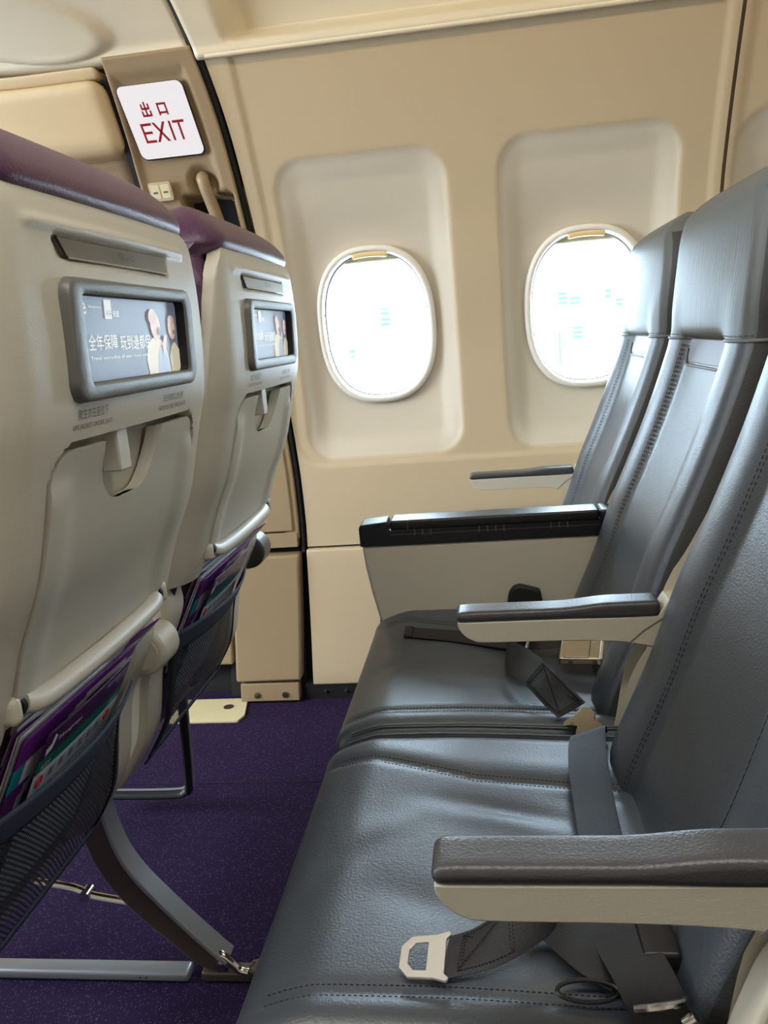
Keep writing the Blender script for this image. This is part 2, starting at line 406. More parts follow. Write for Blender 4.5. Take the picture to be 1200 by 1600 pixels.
# dark joint strip behind the gap, lower wall panel, black kick strip
def strip_y(name, x0f, x1f, zs, yoff, material, parent=None, thick=.004, kind='structure'):
    L = [[(x0f(z), YW(z) + yoff, z), (x1f(z), YW(z) + yoff, z), (x1f(z), YW(z) + yoff + thick, z), (x0f(z), YW(z) + yoff + thick, z)] for z in zs]
    v, f = loft(L, True, True); o = obj(name, v, f, material, parent, 40)
    return tag(o, kind=kind) if kind and not parent else o
zs = [.414 + i * .03 for i in range(41)]
strip_y('trim_1', lambda z: .5735, lambda z: .5825, zs, .006, mat('joint rubber', srgb(120, 104, 84), .7))
low = obj('wall_right', *loft([[(-.522, YW(z) - .012 + e, z), (1.75, YW(z) - .012 + e, z), (1.75, YW(z) + .02, z), (-.522, YW(z) + .02, z)] for z, e in [(.042, .006), (.045, .001), (.05, 0)] + [(.05 + .35 * i / 10, 0) for i in range(1, 11)] + [(.405, .001), (.408, .006)]], True, True), K['wall'], None, 40); tag(low, kind='structure'); bevel(low, .003)
kick = obj('baseboard_right', *box(-.545, 1.75, 2.112, 2.15, 0.0, .045), K['blacksoft']); tag(kick, kind='structure')
for x in (-.49, -.432, -.36, -.28): obj('screw', *cyl((x, 2.1125, .022), (x, 2.107, .022), .006, 14, .004), K['chrome'], kick)
# outer skin behind the panels, so daylight only comes through the windows
def skin():
    bm = bmesh.new(); nx, nz = 330, 110; G = []; A, B = OA - .014, OB - .014
    for j in range(nz + 1):
        row = []
        for i in range(nx + 1):
            x = -1.95 + 4.5 * i / nx; z = -.04 + 1.80 * j / nz
            for cx, cz in WIN:
                r = oval_r(x - cx, z - cz, A, B)
                if .88 < r < 1.06: x, z = cx + (x - cx) / r, cz + (z - cz) / r
            row.append(bm.verts.new((x, YW(z) + .068, z)))
        G.append(row)
    for j in range(nz):
        for i in range(nx):
            q = [G[j][i], G[j][i + 1], G[j + 1][i + 1], G[j + 1][i]]
            if not any(all(oval_r(w.co.x - cx, w.co.z - cz, A, B) < 1.003 for w in q) for cx, cz in WIN): bm.faces.new(q)
    bmesh.ops.delete(bm, geom=[w for w in bm.verts if not w.link_faces], context='VERTS')
    return bm
o = from_bm('wall_right', skin(), K['blacksoft'], angle=60); tag(o, kind='structure')
# windows
def make_window(n, cx, cz):
    root = empty('window_%d' % n, (cx, YW(cz), cz), kind='structure')
    def L(d, off): return [(x - cx, YW(z) + off - YW(cz), z - cz) for x, z in oval(cx, cz, d)]
    v, f = loft([L(.006, .044), L(.007, .034), L(.004, .027), L(-.003, .0235), L(-.008, .026), L(-.011, .034), L(-.0115, .047)]); solid(obj('window_frame', v, f, K['white'], root, 60), .002)
    v, f = loft([L(-.0125, .05), L(-.013, .052)]); obj('frame_gap', v, f, K['black'], root)
    v, f = loft([L(-.0118, .0475), L(-.0122, .052)]); obj('frame_gap', v, f, K['blacksoft'], root)
    v, f = loft([L(-.0122, .052), L(-.013, .075), L(-.02, .09), L(-.032, .097), L(-.034, .125)]); solid(obj('inner_frame', v, f, K['reveal'], root, 60), .002)
    v = L(-.03, .115); obj('pane', v + [(p[0], p[1] + .004, p[2]) for p in v], [tuple(range(72)), tuple(range(143, 71, -1))], K['pane'], root, smooth=False)
    # shade pulled a little way down inside the ring
    zb = 1.164; top = [p for p in oval(cx, cz, -.013, 160) if p[1] > zb]
    top.sort(key=lambda p: p[0])
    xs = [top[0][0] + (top[-1][0] - top[0][0]) * i / 24 for i in range(25)]
    hi = [max(zb + .0005, np.interp(x, [p[0] for p in top], [p[1] for p in top])) for x in xs]
    v = []; f = []
    for x, h in zip(xs, hi):
        for k in range(5):
            z = zb + (h - zb) * k / 4; v.append((x - cx, YW(z) + .062 - YW(cz), z - cz))
    for i in range(24):
        for k in range(4): f.append((i * 5 + k, i * 5 + k + 1, i * 5 + 5 + k + 1, i * 5 + 5 + k))
    solid(obj('window_shade', v, f, K['shade'], root), .003)
    v, f = tube([(x - cx, YW(zb) + .06 - YW(cz), zb - cz) for x in (xs[0], cx, xs[-1])], .0022, 8); obj('shade_edge', v, f, K['white'], root)
    v, f = rbox(-.046, .046, -.004, .009, -.009, .007, .006, (10, 2, 2), lambda x, y, z: (x, y + YW(1.18) + .030 - YW(cz), z + 1.181 - cz - 2.0 * x * x)); obj('shade_handle', v, f, K['amber'], root)
    for a in (12, 168, 197, 343):
        t = math.radians(a); x, z = (OA - .012) * math.cos(t), (OB - .012) * math.sin(t) * 1.0
        k = (abs(math.cos(t)) ** ON + abs(math.sin(t)) ** ON) ** (-1 / ON); x *= k; z *= k
        obj('frame_clip', *cyl((x, YW(cz + z) + .045 - YW(cz), z), (x, YW(cz + z) + .041 - YW(cz), z), .0022, 8), K['black'], root)
for i, (cx, cz) in enumerate(WIN): make_window(i + 1, cx, cz)

# ------------------------------------------------------------------ ceiling lip and overhead panels
def overhead():
    base = [(1.992, 1.6135), (1.978, 1.6135), (1.974, 1.618), (1.974, 1.626), (1.972, 1.634), (1.962, 1.65), (1.95, 1.665), (1.93, 1.69), (1.90, 1.72), (1.86, 1.75), (1.81, 1.775), (1.74, 1.795), (1.65, 1.81), (1.5, 1.83), (1.2, 1.86), (.9, 1.88)]
    P = catmull([(a, b, 0) for a, b in base], 4); n = len(P)
    xs = [-.605 + .01 * i for i in range(236)]; v = []; f = []
    for x in xs:
        for k, p in enumerate(P):
            y, z = p.x, p.y
            xx = x - max(0, (z - 1.61)) * .22 * ss(-.40, -.60, x)
            e = ss(-.535, -.49, x) * ss(1.627, 1.65, z) * ss(1.80, 1.735, z)
            nx_, nz_ = .7, .55
            y += .075 * e * nx_; z += .03 * e * nz_
            v.append((xx, y, z))
    for i in range(len(xs) - 1):
        for k in range(n - 1): f.append((i * n + k, i * n + k + 1, (i + 1) * n + k + 1, (i + 1) * n + k))
    return v, f
o = obj('ceiling', *overhead(), K['ceil'], angle=70); solid(o, .004); tag(o, kind='structure')
v, f = tube([(-.585, 1.977, 1.613), (-.545, 1.977, 1.613), (-.3, 1.977, 1.613), (.4, 1.977, 1.613), (1.75, 1.977, 1.613)], .006, 10); tag(obj('trim_2', v, f, mat('highlighted lip edge', srgb(244, 232, 204), .35)), kind='structure')  # pale colour of this tube paints in the highlight along the lip

# ------------------------------------------------------------------ door area (left of the seal)
zs = [.40 + .03 * i for i in range(50)]
def seal_loop(z, xo, wd, yo, th):
    y = YW(z) if z < 1.62 else np.interp(z, [1.62, 1.70, 1.76, 1.82, 1.9], [YW(1.62), 1.925, 1.85, 1.74, 1.55])
    return [(XS(z) + xo - wd / 2, y + yo, z), (XS(z) + xo - wd / 4, y + yo - th, z), (XS(z) + xo + wd / 4, y + yo - th, z), (XS(z) + xo + wd / 2, y + yo, z), (XS(z) + xo, y + yo + .012, z)]
v, f = loft([seal_loop(z, .0, .014 + .010 * ss(1.45, 1.65, z), .004, .008) for z in zs], True, True); tag(obj('trim_3', v, f, K['blacksoft']), kind='structure')
# exit frame column: slab with a raised edge and rounded top
def colpanel(name, x0, x1, z0, z1, yo, th, material, fn=None, nx=40, nz=60, parent=None):
    v = []; f = []
    for j in range(nz + 1):
        z = z0 + (z1 - z0) * j / nz
        for i in range(nx + 1):
            a = x0(z) if callable(x0) else x0; b = x1(z) if callable(x1) else x1
            x = a + (b - a) * i / nx; v.append((x, YW(z) + yo + (fn(x, z) if fn else 0), z))
    for j in range(nz):
        for i in range(nx): f.append((j * (nx + 1) + i, j * (nx + 1) + i + 1, (j + 1) * (nx + 1) + i + 1, (j + 1) * (nx + 1) + i))
    o = obj(name, v, f, material, parent, 60); solid(o, th, 1)
    if not parent: tag(o, kind='structure')
    return o
def col_fn(x, z):
    u0 = -.842 + .02 * ss(1.2, 1.6, z) ; u1 = XS(z) - .012
    e = .012 * ss(-.022, -.045, sd_rr(x, z, u0 - .02, u1, .4, 1.63, .03))         # raised rim round the edge
    hx = sd_rr(x, z, -.735, -.600, 1.10, 1.352, .012)
    e += .078 * ss(.004, -.010, hx)                                              # hand-hold recess
    d = math.hypot(x + .668, z - 1.375); e += .03 * ss(.045, .02, d)
    return e
o = colpanel('trim_4', lambda z: -.824, lambda z: XS(z) - .008, .44, 1.632, -.012, .03, K['doortrim'], col_fn, 70, 240)
# grab handle
v, f = tube(catmull([(-.672, 2.20, 1.405), (-.672, 2.135, 1.392), (-.668, 2.128, 1.37), (-.655, 2.155, 1.30), (-.640, 2.19, 1.20), (-.636, 2.235, 1.15)], 8), .0155, 14)
h = obj('grab_handle', v, f, K['doortrim']); tag(h, 'beige upright grab handle in the recess below the exit sign', 'handle')
# exit sign
sg = empty('exit_sign', (-.727, 2.07, 1.505), 'white lit exit sign with red Chinese and English lettering above the door edge', 'sign')
def SG(off):
    def P(x, z):
        # face plane of the sign, leaning with the wall
        y = np.interp(z, [1.43, 1.58], [YW(1.43) - .012, YW(1.58) - .012]) + off
        return (x + .727, y - 2.07, z - 1.505)
    return P
def shear(x, z): return (x + (1.505 - z) * .10, z + (x + .727) * .0)
rr = [shear(*p) for p in rrect(-.805, -.648, 1.434, 1.578, .014)]
n = len(rr); P0, P1 = SG(.004), SG(-.006)
v, f = loft([[P0(*p) for p in rr], [P1(*p) for p in rr]], True, True); bevel(obj('sign_face', v, f, K['sign'], sg), .002)
rr2 = [shear(*p) for p in rrect(-.8065, -.6465, 1.4325, 1.5795, .015)]
v, f = loft([[SG(.006)(*p) for p in rr2], [SG(-.0025)(*p) for p in rr2]], True, True); obj('sign_rim', v, f, K['black'], sg)
m = MB(); PT = SG(-.0066)
def sgt(s, x, z, w_, h_): text_on(m, s, w_, h_, lambda a, b: PT(*shear(x + a, z + b)))
def barh(x0, x1, z0, z1): m.add([PT(*shear(*p)) for p in ((x0, z0), (x1, z0), (x1, z1), (x0, z1))], [(0, 1, 2, 3)])
t_ = .0052
# letters E X I T drawn as strokes
zb, zt = 1.465, 1.504
x = -.779; barh(x, x + t_, zb, zt); barh(x + t_, x + .0265, zb, zb + t_); barh(x + t_, x + .0265, zt - t_, zt); barh(x + t_, x + .0235, 1.4825, 1.4825 + t_)
def diag(x0, z0, x1, z1, t): m.add([PT(*shear(*p)) for p in ((x0 - t / 2, z0), (x0 + t / 2, z0), (x1 + t / 2, z1), (x1 - t / 2, z1))], [(0, 1, 2, 3)])
diag(-.7475, zb, -.7215, zt, .0066); diag(-.7215, zb, -.7475, zt, .0066)
barh(-.7105, -.7105 + t_, zb, zt); barh(-.689, -.689 + t_, zb, zt - t_); barh(-.7005, -.6725, zt - t_, zt)
# the two characters for "exit"
x, z = -.7635, 1.516; t2 = .0042
barh(x + .0095, x + .0095 + t2, z, z + .029)
for (a, b) in ((0, 0), (0, .0135)):
    barh(x, x + .0235, z + b, z + b + t2) if b == 0 else barh(x + .0015, x + .022, z + b, z + b + t2)
    barh(x + (0 if b == 0 else .0015), x + (0 if b == 0 else .0015) + t2, z + b + t2, z + b + .0115); barh(x + (.0193 if b == 0 else .0178), x + (.0235 if b == 0 else .022), z + b + t2, z + b + .0115)
x = -.7235; barh(x, x + t2, z, z + .024); barh(x + .0185, x + .0185 + t2, z, z + .024); barh(x + t2, x + .0185, z + .003, z + .003 + t2); barh(x + t2, x + .0185, z + .024 - t2, z + .024)
m.build('sign_lettering', K['signred'], sg)
# little two-window placard
pc = empty('placard', (-.777, YW(1.365) - .013, 1.365), 'small framed instruction placard left of the grab handle', 'placard')
def PP(x, z, o): return (x + .777, YW(z) - .013 - (YW(1.365) - .013) + o, z - 1.365)
for nm, rc, mm, a, b in (('placard_frame', (-.806, -.748, 1.343, 1.385), K['wall'], .003, -.003),):
    rr = rrect(*rc, .006); v, f = loft([[PP(*p, a) for p in rr], [PP(*p, b) for p in rr]], True, True); bevel(obj(nm, v, f, mm, pc), .001)
m = MB()
for rc in ((-.801, -.779, 1.349, 1.379), (-.775, -.753, 1.349, 1.379)):
    rr = rrect(*rc, .002, 2); v, f = loft([[PP(*p, -.002) for p in rr], [PP(*p, -.0042) for p in rr]], True, True); m.add(v, f, 0)
    m.add([PP(p[0], p[1], -.0046) for p in ((rc[0] + .005, 1.360), (rc[1] - .005, 1.360), (rc[1] - .005, 1.364), (rc[0] + .005, 1.364))], [(0, 1, 2, 3)], 1)
m.build('placard_window', [K['cream'], K['ink']], pc)
# the door itself with its bulging upper lining
door = empty('door_1', (-1.0, 2.15, 0), kind='structure')
dfun = lambda x, y, z: (x + 1.0 + (z - 1.45) * -.10 * ss(-1.0, -.8, x), y + (YW(z) - 2.15) + .0, z)
v, f = rbox(-1.75, -.838, 0, .12, 1.452, 1.60, .03, (40, 4, 12), lambda x, y, z: (x + 1.0 - (z - 1.45) * .02, y - 2.15 + YW(z) - .030, z + .05 * ss(-1.0, -1.7, x)))
obj('upper_lining', v, f, K['door'], door, 60)
v, f = rbox(-1.75, -.846, 0, .12, 1.600, 1.622, .008, (30, 3, 2), lambda x, y, z: (x + 1.0, y - 2.15 + YW(z) - .012, z + .05 * ss(-1.0, -1.7, x)))
obj('lining_ledge', v, f, K['door'], door, 60)
o = colpanel('door_panel', -1.75, -.847, .05, 1.46, .05, .02, K['doortrim'], None, 20, 60); o.parent = door; o.location = (1.0, -2.15, 0)
del o['kind']
v, f = box(.147, .163, -.16, .08, .4, 1.62)
v, f = loft([[(.155, YW(z) - 2.15 + .006, z), (.178, YW(z) - 2.15 + .006, z), (.178, YW(z) - 2.15 + .06, z), (.155, YW(z) - 2.15 + .06, z)] for z in [.4 + .03 * i for i in range(41)]], True, True)
obj('door_seal', v, f, K['blacksoft'], door)
# vestibule ceiling panel, with a warmer bulged moulding in it
def vest():
    base = [(2.01, 1.628), (1.985, 1.628), (1.975, 1.634), (1.972, 1.65), (1.955, 1.672), (1.93, 1.70), (1.89, 1.735), (1.84, 1.765), (1.76, 1.79), (1.6, 1.82), (1.3, 1.86), (.9, 1.90)]
    P = catmull([(a, b, 0) for a, b in base], 4); n = len(P); v = []; f = []
    xs = [-1.9 + .012 * i for i in range(109)]
    for i, x in enumerate(xs):
        for k, p in enumerate(P):
            xr = XS(max(1.6, p.y)) - .013
            xx = -1.9 + (xr + 1.9) * i / 108; zz = p.y; yy = p.x
            q = ((xx + 1.02) / .20) ** 2 + ((zz - 1.70) / .055) ** 2 + .9 * ((xx + 1.02) / .20) * ((zz - 1.70) / .055)
            e = ss(1.15, .80, q); yy -= .016 * e; zz -= .008 * e
            zz += .04 * ss(-.85, -1.6, xx) * 1.0
            v.append((xx, yy, zz))
    for i in range(108):
        for k in range(n - 1): f.append((i * n + k, i * n + k + 1, (i + 1) * n + k + 1, (i + 1) * n + k))
    return v, f
o = obj('ceiling', *vest(), K['ceil'], angle=70); solid(o, .004); tag(o, kind='structure')
# door surround, lower right pieces
def slab(name, pts, yo, th, material, bev=.004):
    """pts: list of (z, x0, x1) rows following the wall curve"""
    v, f = loft([[(a, YW(z) + yo, z), (b, YW(z) + yo, z), (b, YW(z) + yo + th, z), (a, YW(z) + yo + th, z)] for z, a, b in pts], True, True)
    o = obj(name, v, f, material); bevel(o, bev, 3); return tag(o, kind='structure')
rows = lambda z0, z1, a, b, n=12: [(z0 + (z1 - z0) * i / n, a(z0 + (z1 - z0) * i / n), b(z0 + (z1 - z0) * i / n)) for i in range(n + 1)]
slab('trim_5', rows(.462, 1.09, lambda z: -.80, lambda z: XS(z) - .022), -.018, .03, K['doortrim'])
slab('trim_6', rows(.418, .458, lambda z: -.72, lambda z: XS(z) - .012, 3), -.016, .03, K['doortrim'], .002)
slab('trim_7', rows(.062, .40, lambda z: -.737, lambda z: XS(z) - .008), -.030, .05, K['doortrim'], .007)
slab('trim_8', rows(.10, .40, lambda z: -1.30, lambda z: -.752), -.004, .04, K['doortrim'], .006)
slab('trim_9', rows(.006, .055, lambda z: -.727, lambda z: -.560, 3), -.022, .03, K['doortrim'], .003)
slab('trim_10', rows(0, 1.1, lambda z: -.77, lambda z: -.548), .03, .02, K['blacksoft'], .001)
m = MB()
for x in (-.68, -.60): m.add(*cyl((x, 2.096, .024), (x, 2.088, .024), .0085, 16)); m.add(*cyl((x, 2.088, .024), (x, 2.086, .024), .0045, 6))
tag(m.build('trim_11', K['brass']), kind='structure')
# ------------------------------------------------------------------ floor and cabin closure
def grid(x0, x1, y0, y1, z, nx=2, ny=2):
    v = [(x0 + (x1 - x0) * i / nx, y0 + (y1 - y0) * j / ny, z) for j in range(ny + 1) for i in range(nx + 1)]
    return v, [(j * (nx + 1) + i, j * (nx + 1) + i + 1, (j + 1) * (nx + 1) + i + 1, (j + 1) * (nx + 1) + i) for j in range(ny) for i in range(nx)]
v, f = box(-3.2, 2.6, -1.9, 2.3, -.05, 0); tag(obj('floor', v, f, K['carpet'], smooth=False), kind='structure')
v, f = tube([(-2.2, 1.672, .0005), (1.2, 1.672, .0005)], .0016, 6); tag(obj('trim_12', v, f, mat('carpet seam', srgb(30, 18, 52), .9)), kind='structure')
def quadbox(name, b, mt): tag(obj(name, *box(*b), K[mt], smooth=False), kind='structure')
quadbox('wall_left', (-3.2, 2.6, -1.95, -1.9, 0, 2.2), 'ceil'); quadbox('wall_front', (-3.25, -3.2, -1.95, 2.3, 0, 2.2), 'ceil')
quadbox('wall_rear', (2.6, 2.65, -1.95, 2.3, 0, 2.2), 'ceil'); quadbox('ceiling', (-3.2, 2.6, -1.95, 2.3, 2.12, 2.17), 'ceil')
quadbox('wall_right', (1.75, 2.6, 2.35, 2.40, 0, 2.12), 'wall'); quadbox('wall_right', (-3.2, -1.85, 2.3, 2.40, 0, 2.12), 'wall')
quadbox('wall_right', (-3.2, 2.6, 2.07, 2.12, 1.70, 2.12), 'wall')
# threshold plate by the door
pts = [(-.90, 1.975), (-.705, 1.975), (-.695, 2.01), (-.715, 2.115), (-.90, 2.115)]
tp = empty('threshold_plate', (-.8, 2.04, 0), 'cream metal floor plate with a round fastener at the carpet edge', 'floor plate')
bevel(obj('plate', *prism([(a + .8, b - 2.04) for a, b in pts], 'z', 0, .006), K['cream'], tp), .001)
m = MB(); m.add(*cyl((.045, .02, .005), (.045, .02, .0075), .014, 20)); m.build('fastener', K['bronze'], tp)
# ------------------------------------------------------------------ outside: terminal building in the glare
tb = empty('terminal_building', (6, 60, -4), 'pale overexposed airport building with bluish windows seen through the cabin windows', 'building')
obj('building_wall', *box(-46, 40, 0, 8, 0, 9.5), K['concrete'], tb, smooth=False)
for x0, x1, z0, z1 in ((-13.28, -12.60, 6.73, 6.87), (-13.2, -12.53, 6.37, 6.60), (-13.2, -12.53, 5.97, 6.20), (-13.2, -12.53, 5.62, 5.85), (-.84, -.24, 6.67, 6.89), (-.84, -.24, 6.37, 6.59), (-.84, -.24, 6.07, 6.29),
                       (-.06, .62, 6.30, 6.52), (-.06, .62, 5.99, 6.22), (2.28, 2.70, 6.58, 6.83), (2.28, 2.70, 6.24, 6.49), (2.99, 3.58, 5.95, 6.17), (2.99, 3.58, 5.66, 5.88),
                       (.07, .68, 4.31, 4.53), (.07, .68, 4.01, 4.23), (.07, .68, 3.70, 3.92), (-15.68, -15.19, 3.95, 4.17), (-15.58, -15.22, 3.59, 3.76)):
    obj('window', *box(x0, x1, -.1, .0, z0, z1), K['bglass'], tb, smooth=False)
obj('downpipe', *box(-.94, -.82, -.3, .0, 0, 4.18), K['bglass'], tb, smooth=False)
tag(obj('tarmac', *box(-80, 80, 3, 120, -4.3, -4), mat('concrete apron', (.6, .6, .6, 1), .9), smooth=False), kind='structure')
vh = empty('service_vehicle', (-9.5, 34, -4), 'faint pale service vehicle on the apron outside the nearer left window', 'vehicle')
v, f = rbox(-1.9, 1.9, -1, 1, .35, 1.0, .12, (4, 2, 2)); obj('body', v, f, K['concrete'], vh)
v, f = rbox(-1.0, 1.2, -.95, .95, .95, 1.6, .15, (4, 2, 2)); obj('cab', v, f, K['bglass'], vh)
for x in (-1.2, 1.2):
    for y in (-1, 1): obj('wheel', *cyl((x, y * .85, .35), (x, y * 1.05, .35), .35), K['bglass'], vh)
# ------------------------------------------------------------------ seats
AX, BX = -.55, .26           # where the two rows stand
def ztop(t): return [((z if z < 1.095 else 1.095 + (z - 1.095) * .63), v) for z, v in t]
ZT = 1.1525
RL = curve1(ztop([(.33, -.03), (.355, 0), (.39, .025), (.431, .048), (.469, .057), (.5, .062), (.533, .070), (.565, .088), (.61, .110), (.64, .122), (.676, .140), (.745, .165), (.80, .190), (.88, .212), (.93, .225), (1.0, .230), (1.07, .228), (1.10, .222), (1.13, .205), (1.16, .175), (1.178, .150), (1.186, .136)]))
FL = curve1(ztop([(.30, -.185), (.388, -.150), (.44, -.135), (.469, -.126), (.53, -.100), (.58, -.080), (.66, -.052), (.72, -.026), (.78, -.001), (.84, .022), (.893, .040), (.928, .050), (.978, .053), (1.04, .060), (1.111, .069), (1.14, .082), (1.16, .098), (1.174, .113), (1.186, .130)]))
HW = curve1([(.3, .225), (.5, .230), (1.0, .230), (1.05, .228), (1.085, .220), (1.11, .205), (1.13, .182), (1.142, .155), (1.149, .12), (1.1525, .08)])
def edge_drop(y, hw=.235):
    a = abs(y) / hw; return .008 * a ** 2 + .026 * max(0, (a - .78) / .22) ** 2.2
LIFT = [.020]
def back_loop(z, cover, head):
    hw = HW(z); f = FL(z); front = []; n = 34
    flat = ss(.915, .945, z) if head else 0
    for i in range(n + 1):
        y = -hw + 2 * hw * i / n; u = abs(y) / hw * .232
        c = .034 * max(0, (u - .203) / .029) ** 2.0
        low = .013 * ss(.132, .100, u) - .006 * math.exp(-((u - .168) / .030) ** 2) + .006 * math.exp(-((u - .116) / .006) ** 2)
        hd = -.006 * (1 - (u / .19) ** 2) - .004 * math.exp(-((u - .165) / .03) ** 2) * ss(1.02, .94, z)
        c += low * (1 - flat) + hd * flat
        front.append((f + c * (1 if z < 1.09 else max(.15, (ZT - z) / (ZT - 1.09))), y, z))
    if cover: rr_ = RL(z) + .005 * ss(1.085, 1.105, z) - .014 * ss(1.095, 1.08, z)
    else: rr_ = RL(z) - .014
    rr_ = max(rr_, f + .012)
    back = []
    for i in range(n + 1):
        y = hw - 2 * hw * i / n; d = edge_drop(y, max(.238, hw)) if z < 1.06 else edge_drop(y, max(.238 - (z - 1.06) * .9, hw))
        k = 1 if z < 1.09 else max(.2, (ZT - z) / (ZT - 1.09))
        back.append((max(rr_ - d * k - (.022 * ss(.205, .175, abs(y)) * ss(1.09, 1.08, z) if not head or z < 1.09 else 0), f + .008), y * .985, z))
    L = front + back; N = len(front)
    k = LIFT[0] * ss(1.04, 1.15, z)
    return [(p[0], p[1], p[2] + k * ss(.06, .19, p[0])) for p in L]
def body(z0, z1, step, cover, head, close_top=False, groove=.004):
    zs = [z0]; z = z0 + step
    while z < z1 - step * .5:
        zs.append(z); z += step * (1 if z < 1.06 else .3)
    zs.append(z1); L = [back_loop(z, cover, head) for z in zs]
    def shrink(loop, k, dz):
        cx = sum(p[0] for p in loop) / len(loop)
        return [(cx + (p[0] - cx) * (1 - k / .06), p[1] * (1 - k / .235), p[2] + dz) for p in loop]
    if not close_top: L = L + [shrink(L[-1], groove, .001)]; 
    L = [shrink(L[0], groove, -.001)] + L
    if close_top:
        t = L[-1]; L += [shrink(t, .012, .0012), shrink(t, .028, .0019), shrink(t, .045, .0022)]
    return loft(L, True, True)
def front_pt(u, z, off=.0):
    """point on the front of the backrest at sideways position u"""
    L = back_loop(z, False, z > .93); fr = L[:35]
    x = np.interp(u, [p[1] for p in fr], [p[0] for p in fr]); return (x - off, u, z)
def dashes(mb, P, r, gap=.006, m=1):
    """stitching: short threads along a line"""
    P = [Vector(p) for p in P]; acc = 0
    for a, b in zip(P[:-1], P[1:]):
        L = (b - a).length; n = max(1, int(L / gap))
        for i in range(n):
            q0 = a.lerp(b, (i + .2) / n); q1 = a.lerp(b, (i + .75) / n); mb.add(*cyl(q0, q1, r, 4), m)
def curved_panel(name, outline, xf, th, material, parent, ystep=.02, zstep=.012, bev=.0025, angle=40):
    bm = bmesh.new(); vs = [bm.verts.new((0, a, b)) for a, b in outline]; bm.faces.new(vs)
    y0, y1 = min(p[0] for p in outline), max(p[0] for p in outline); z0, z1 = min(p[1] for p in outline), max(p[1] for p in outline)
    for axis, a0, a1, st in ((1, y0, y1, ystep), (2, z0, z1, zstep)):
        n = max(1, int((a1 - a0) / st))
        for i in range(1, n):
            co = [0, 0, 0]; co[axis] = a0 + (a1 - a0) * i / n; no = [0, 0, 0]; no[axis] = 1
            bmesh.ops.bisect_plane(bm, geom=bm.verts[:] + bm.edges[:] + bm.faces[:], plane_co=co, plane_no=no)
    top = bm.faces[:]
    r = bmesh.ops.extrude_face_region(bm, geom=top)
    nv = {g for g in r['geom'] if isinstance(g, bmesh.types.BMVert)}
    for v in bm.verts:
        x = xf(v.co.y, v.co.z); v.co.x = x - (0 if v in nv else th)
    o = from_bm(name, bm, material, parent, angle)
    if bev: bevel(o, bev, 2, 50)
    return o
TR = (-.160, .162, .692, .900)
def notch_sd(y, z): return sd_rr(y, z, -.073, .057, .842, 1.0, .045)
def shell_x(y, z):
    x = RL(z) - edge_drop(y)
    s = sd_rr(y, z, TR[0] - .0045, TR[1] + .0045, .60, TR[3] + .004, .038)
    dep = .018
    x -= dep * ss(.0012, -.0012, s)
    x -= .022 * ss(.0015, -.0015, sd_rr(y, z, -.133, .123, .9445, 1.0305, .008))
    # ridge under the head cover and the recessed slot with the name plate
    gy = ss(-.175, -.160, y) * ss(.16, .145, y)
    x += gy * .0050 * math.exp(-((z - 1.0745) / .0042) ** 2)
    x -= .004 * ss(.0012, -.0012, sd_rr(y, z, -.131, .099, 1.0485, 1.0675, .002))
    return x
def make_shell(root, colr, z0=.655):
    un = [-1 + 2 * i / 132 for i in range(133)]; zs = [.655 + .0036 * i for i in range(127)]
    if z0 < .655: zs = [z0 + (.655 - z0) * i / 16 for i in range(16)] + zs
    v = []; f = []
    def depth(z): return np.interp(z, [.655, .74, .80, .85, .9, .95, 1.02, 1.1], [.135, .120, .078, .045, .028, .014, .014, .016])
    rows = []
    for z in zs:
        row = []; hs = np.interp(z, [.655, .88, .96, 1.03, 1.058, 1.078, 1.092, 1.102, 1.110], [.235, .233, .227, .219, .213, .203, .190, .172, .150]); ys = [hs * a for a in un]
        D = depth(z) + .002
        for k in range(6): row.append((shell_x(-hs, z) - D * (1 - k / 6), -hs - .001, z))
        row += [(shell_x(y, z), y, z) for y in ys]
        for k in range(6): row.append((shell_x(hs, z) - D * (k + 1) / 6, hs + .001, z))
        rows.append(row)
    # roll the upper rim in under the head cover
    rows.append([(p[0] - .006, p[1] * .985, p[2] + .002) for p in rows[-1]])
    o = obj('back_shell', *loft(rows, closed=False), colr, root, 50); return o
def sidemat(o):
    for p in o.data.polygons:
        if p.material_index == 0 and (abs(p.normal.y) > .72 and p.normal.x > -.70 and abs(p.normal.z) < .6): p.material_index = 2
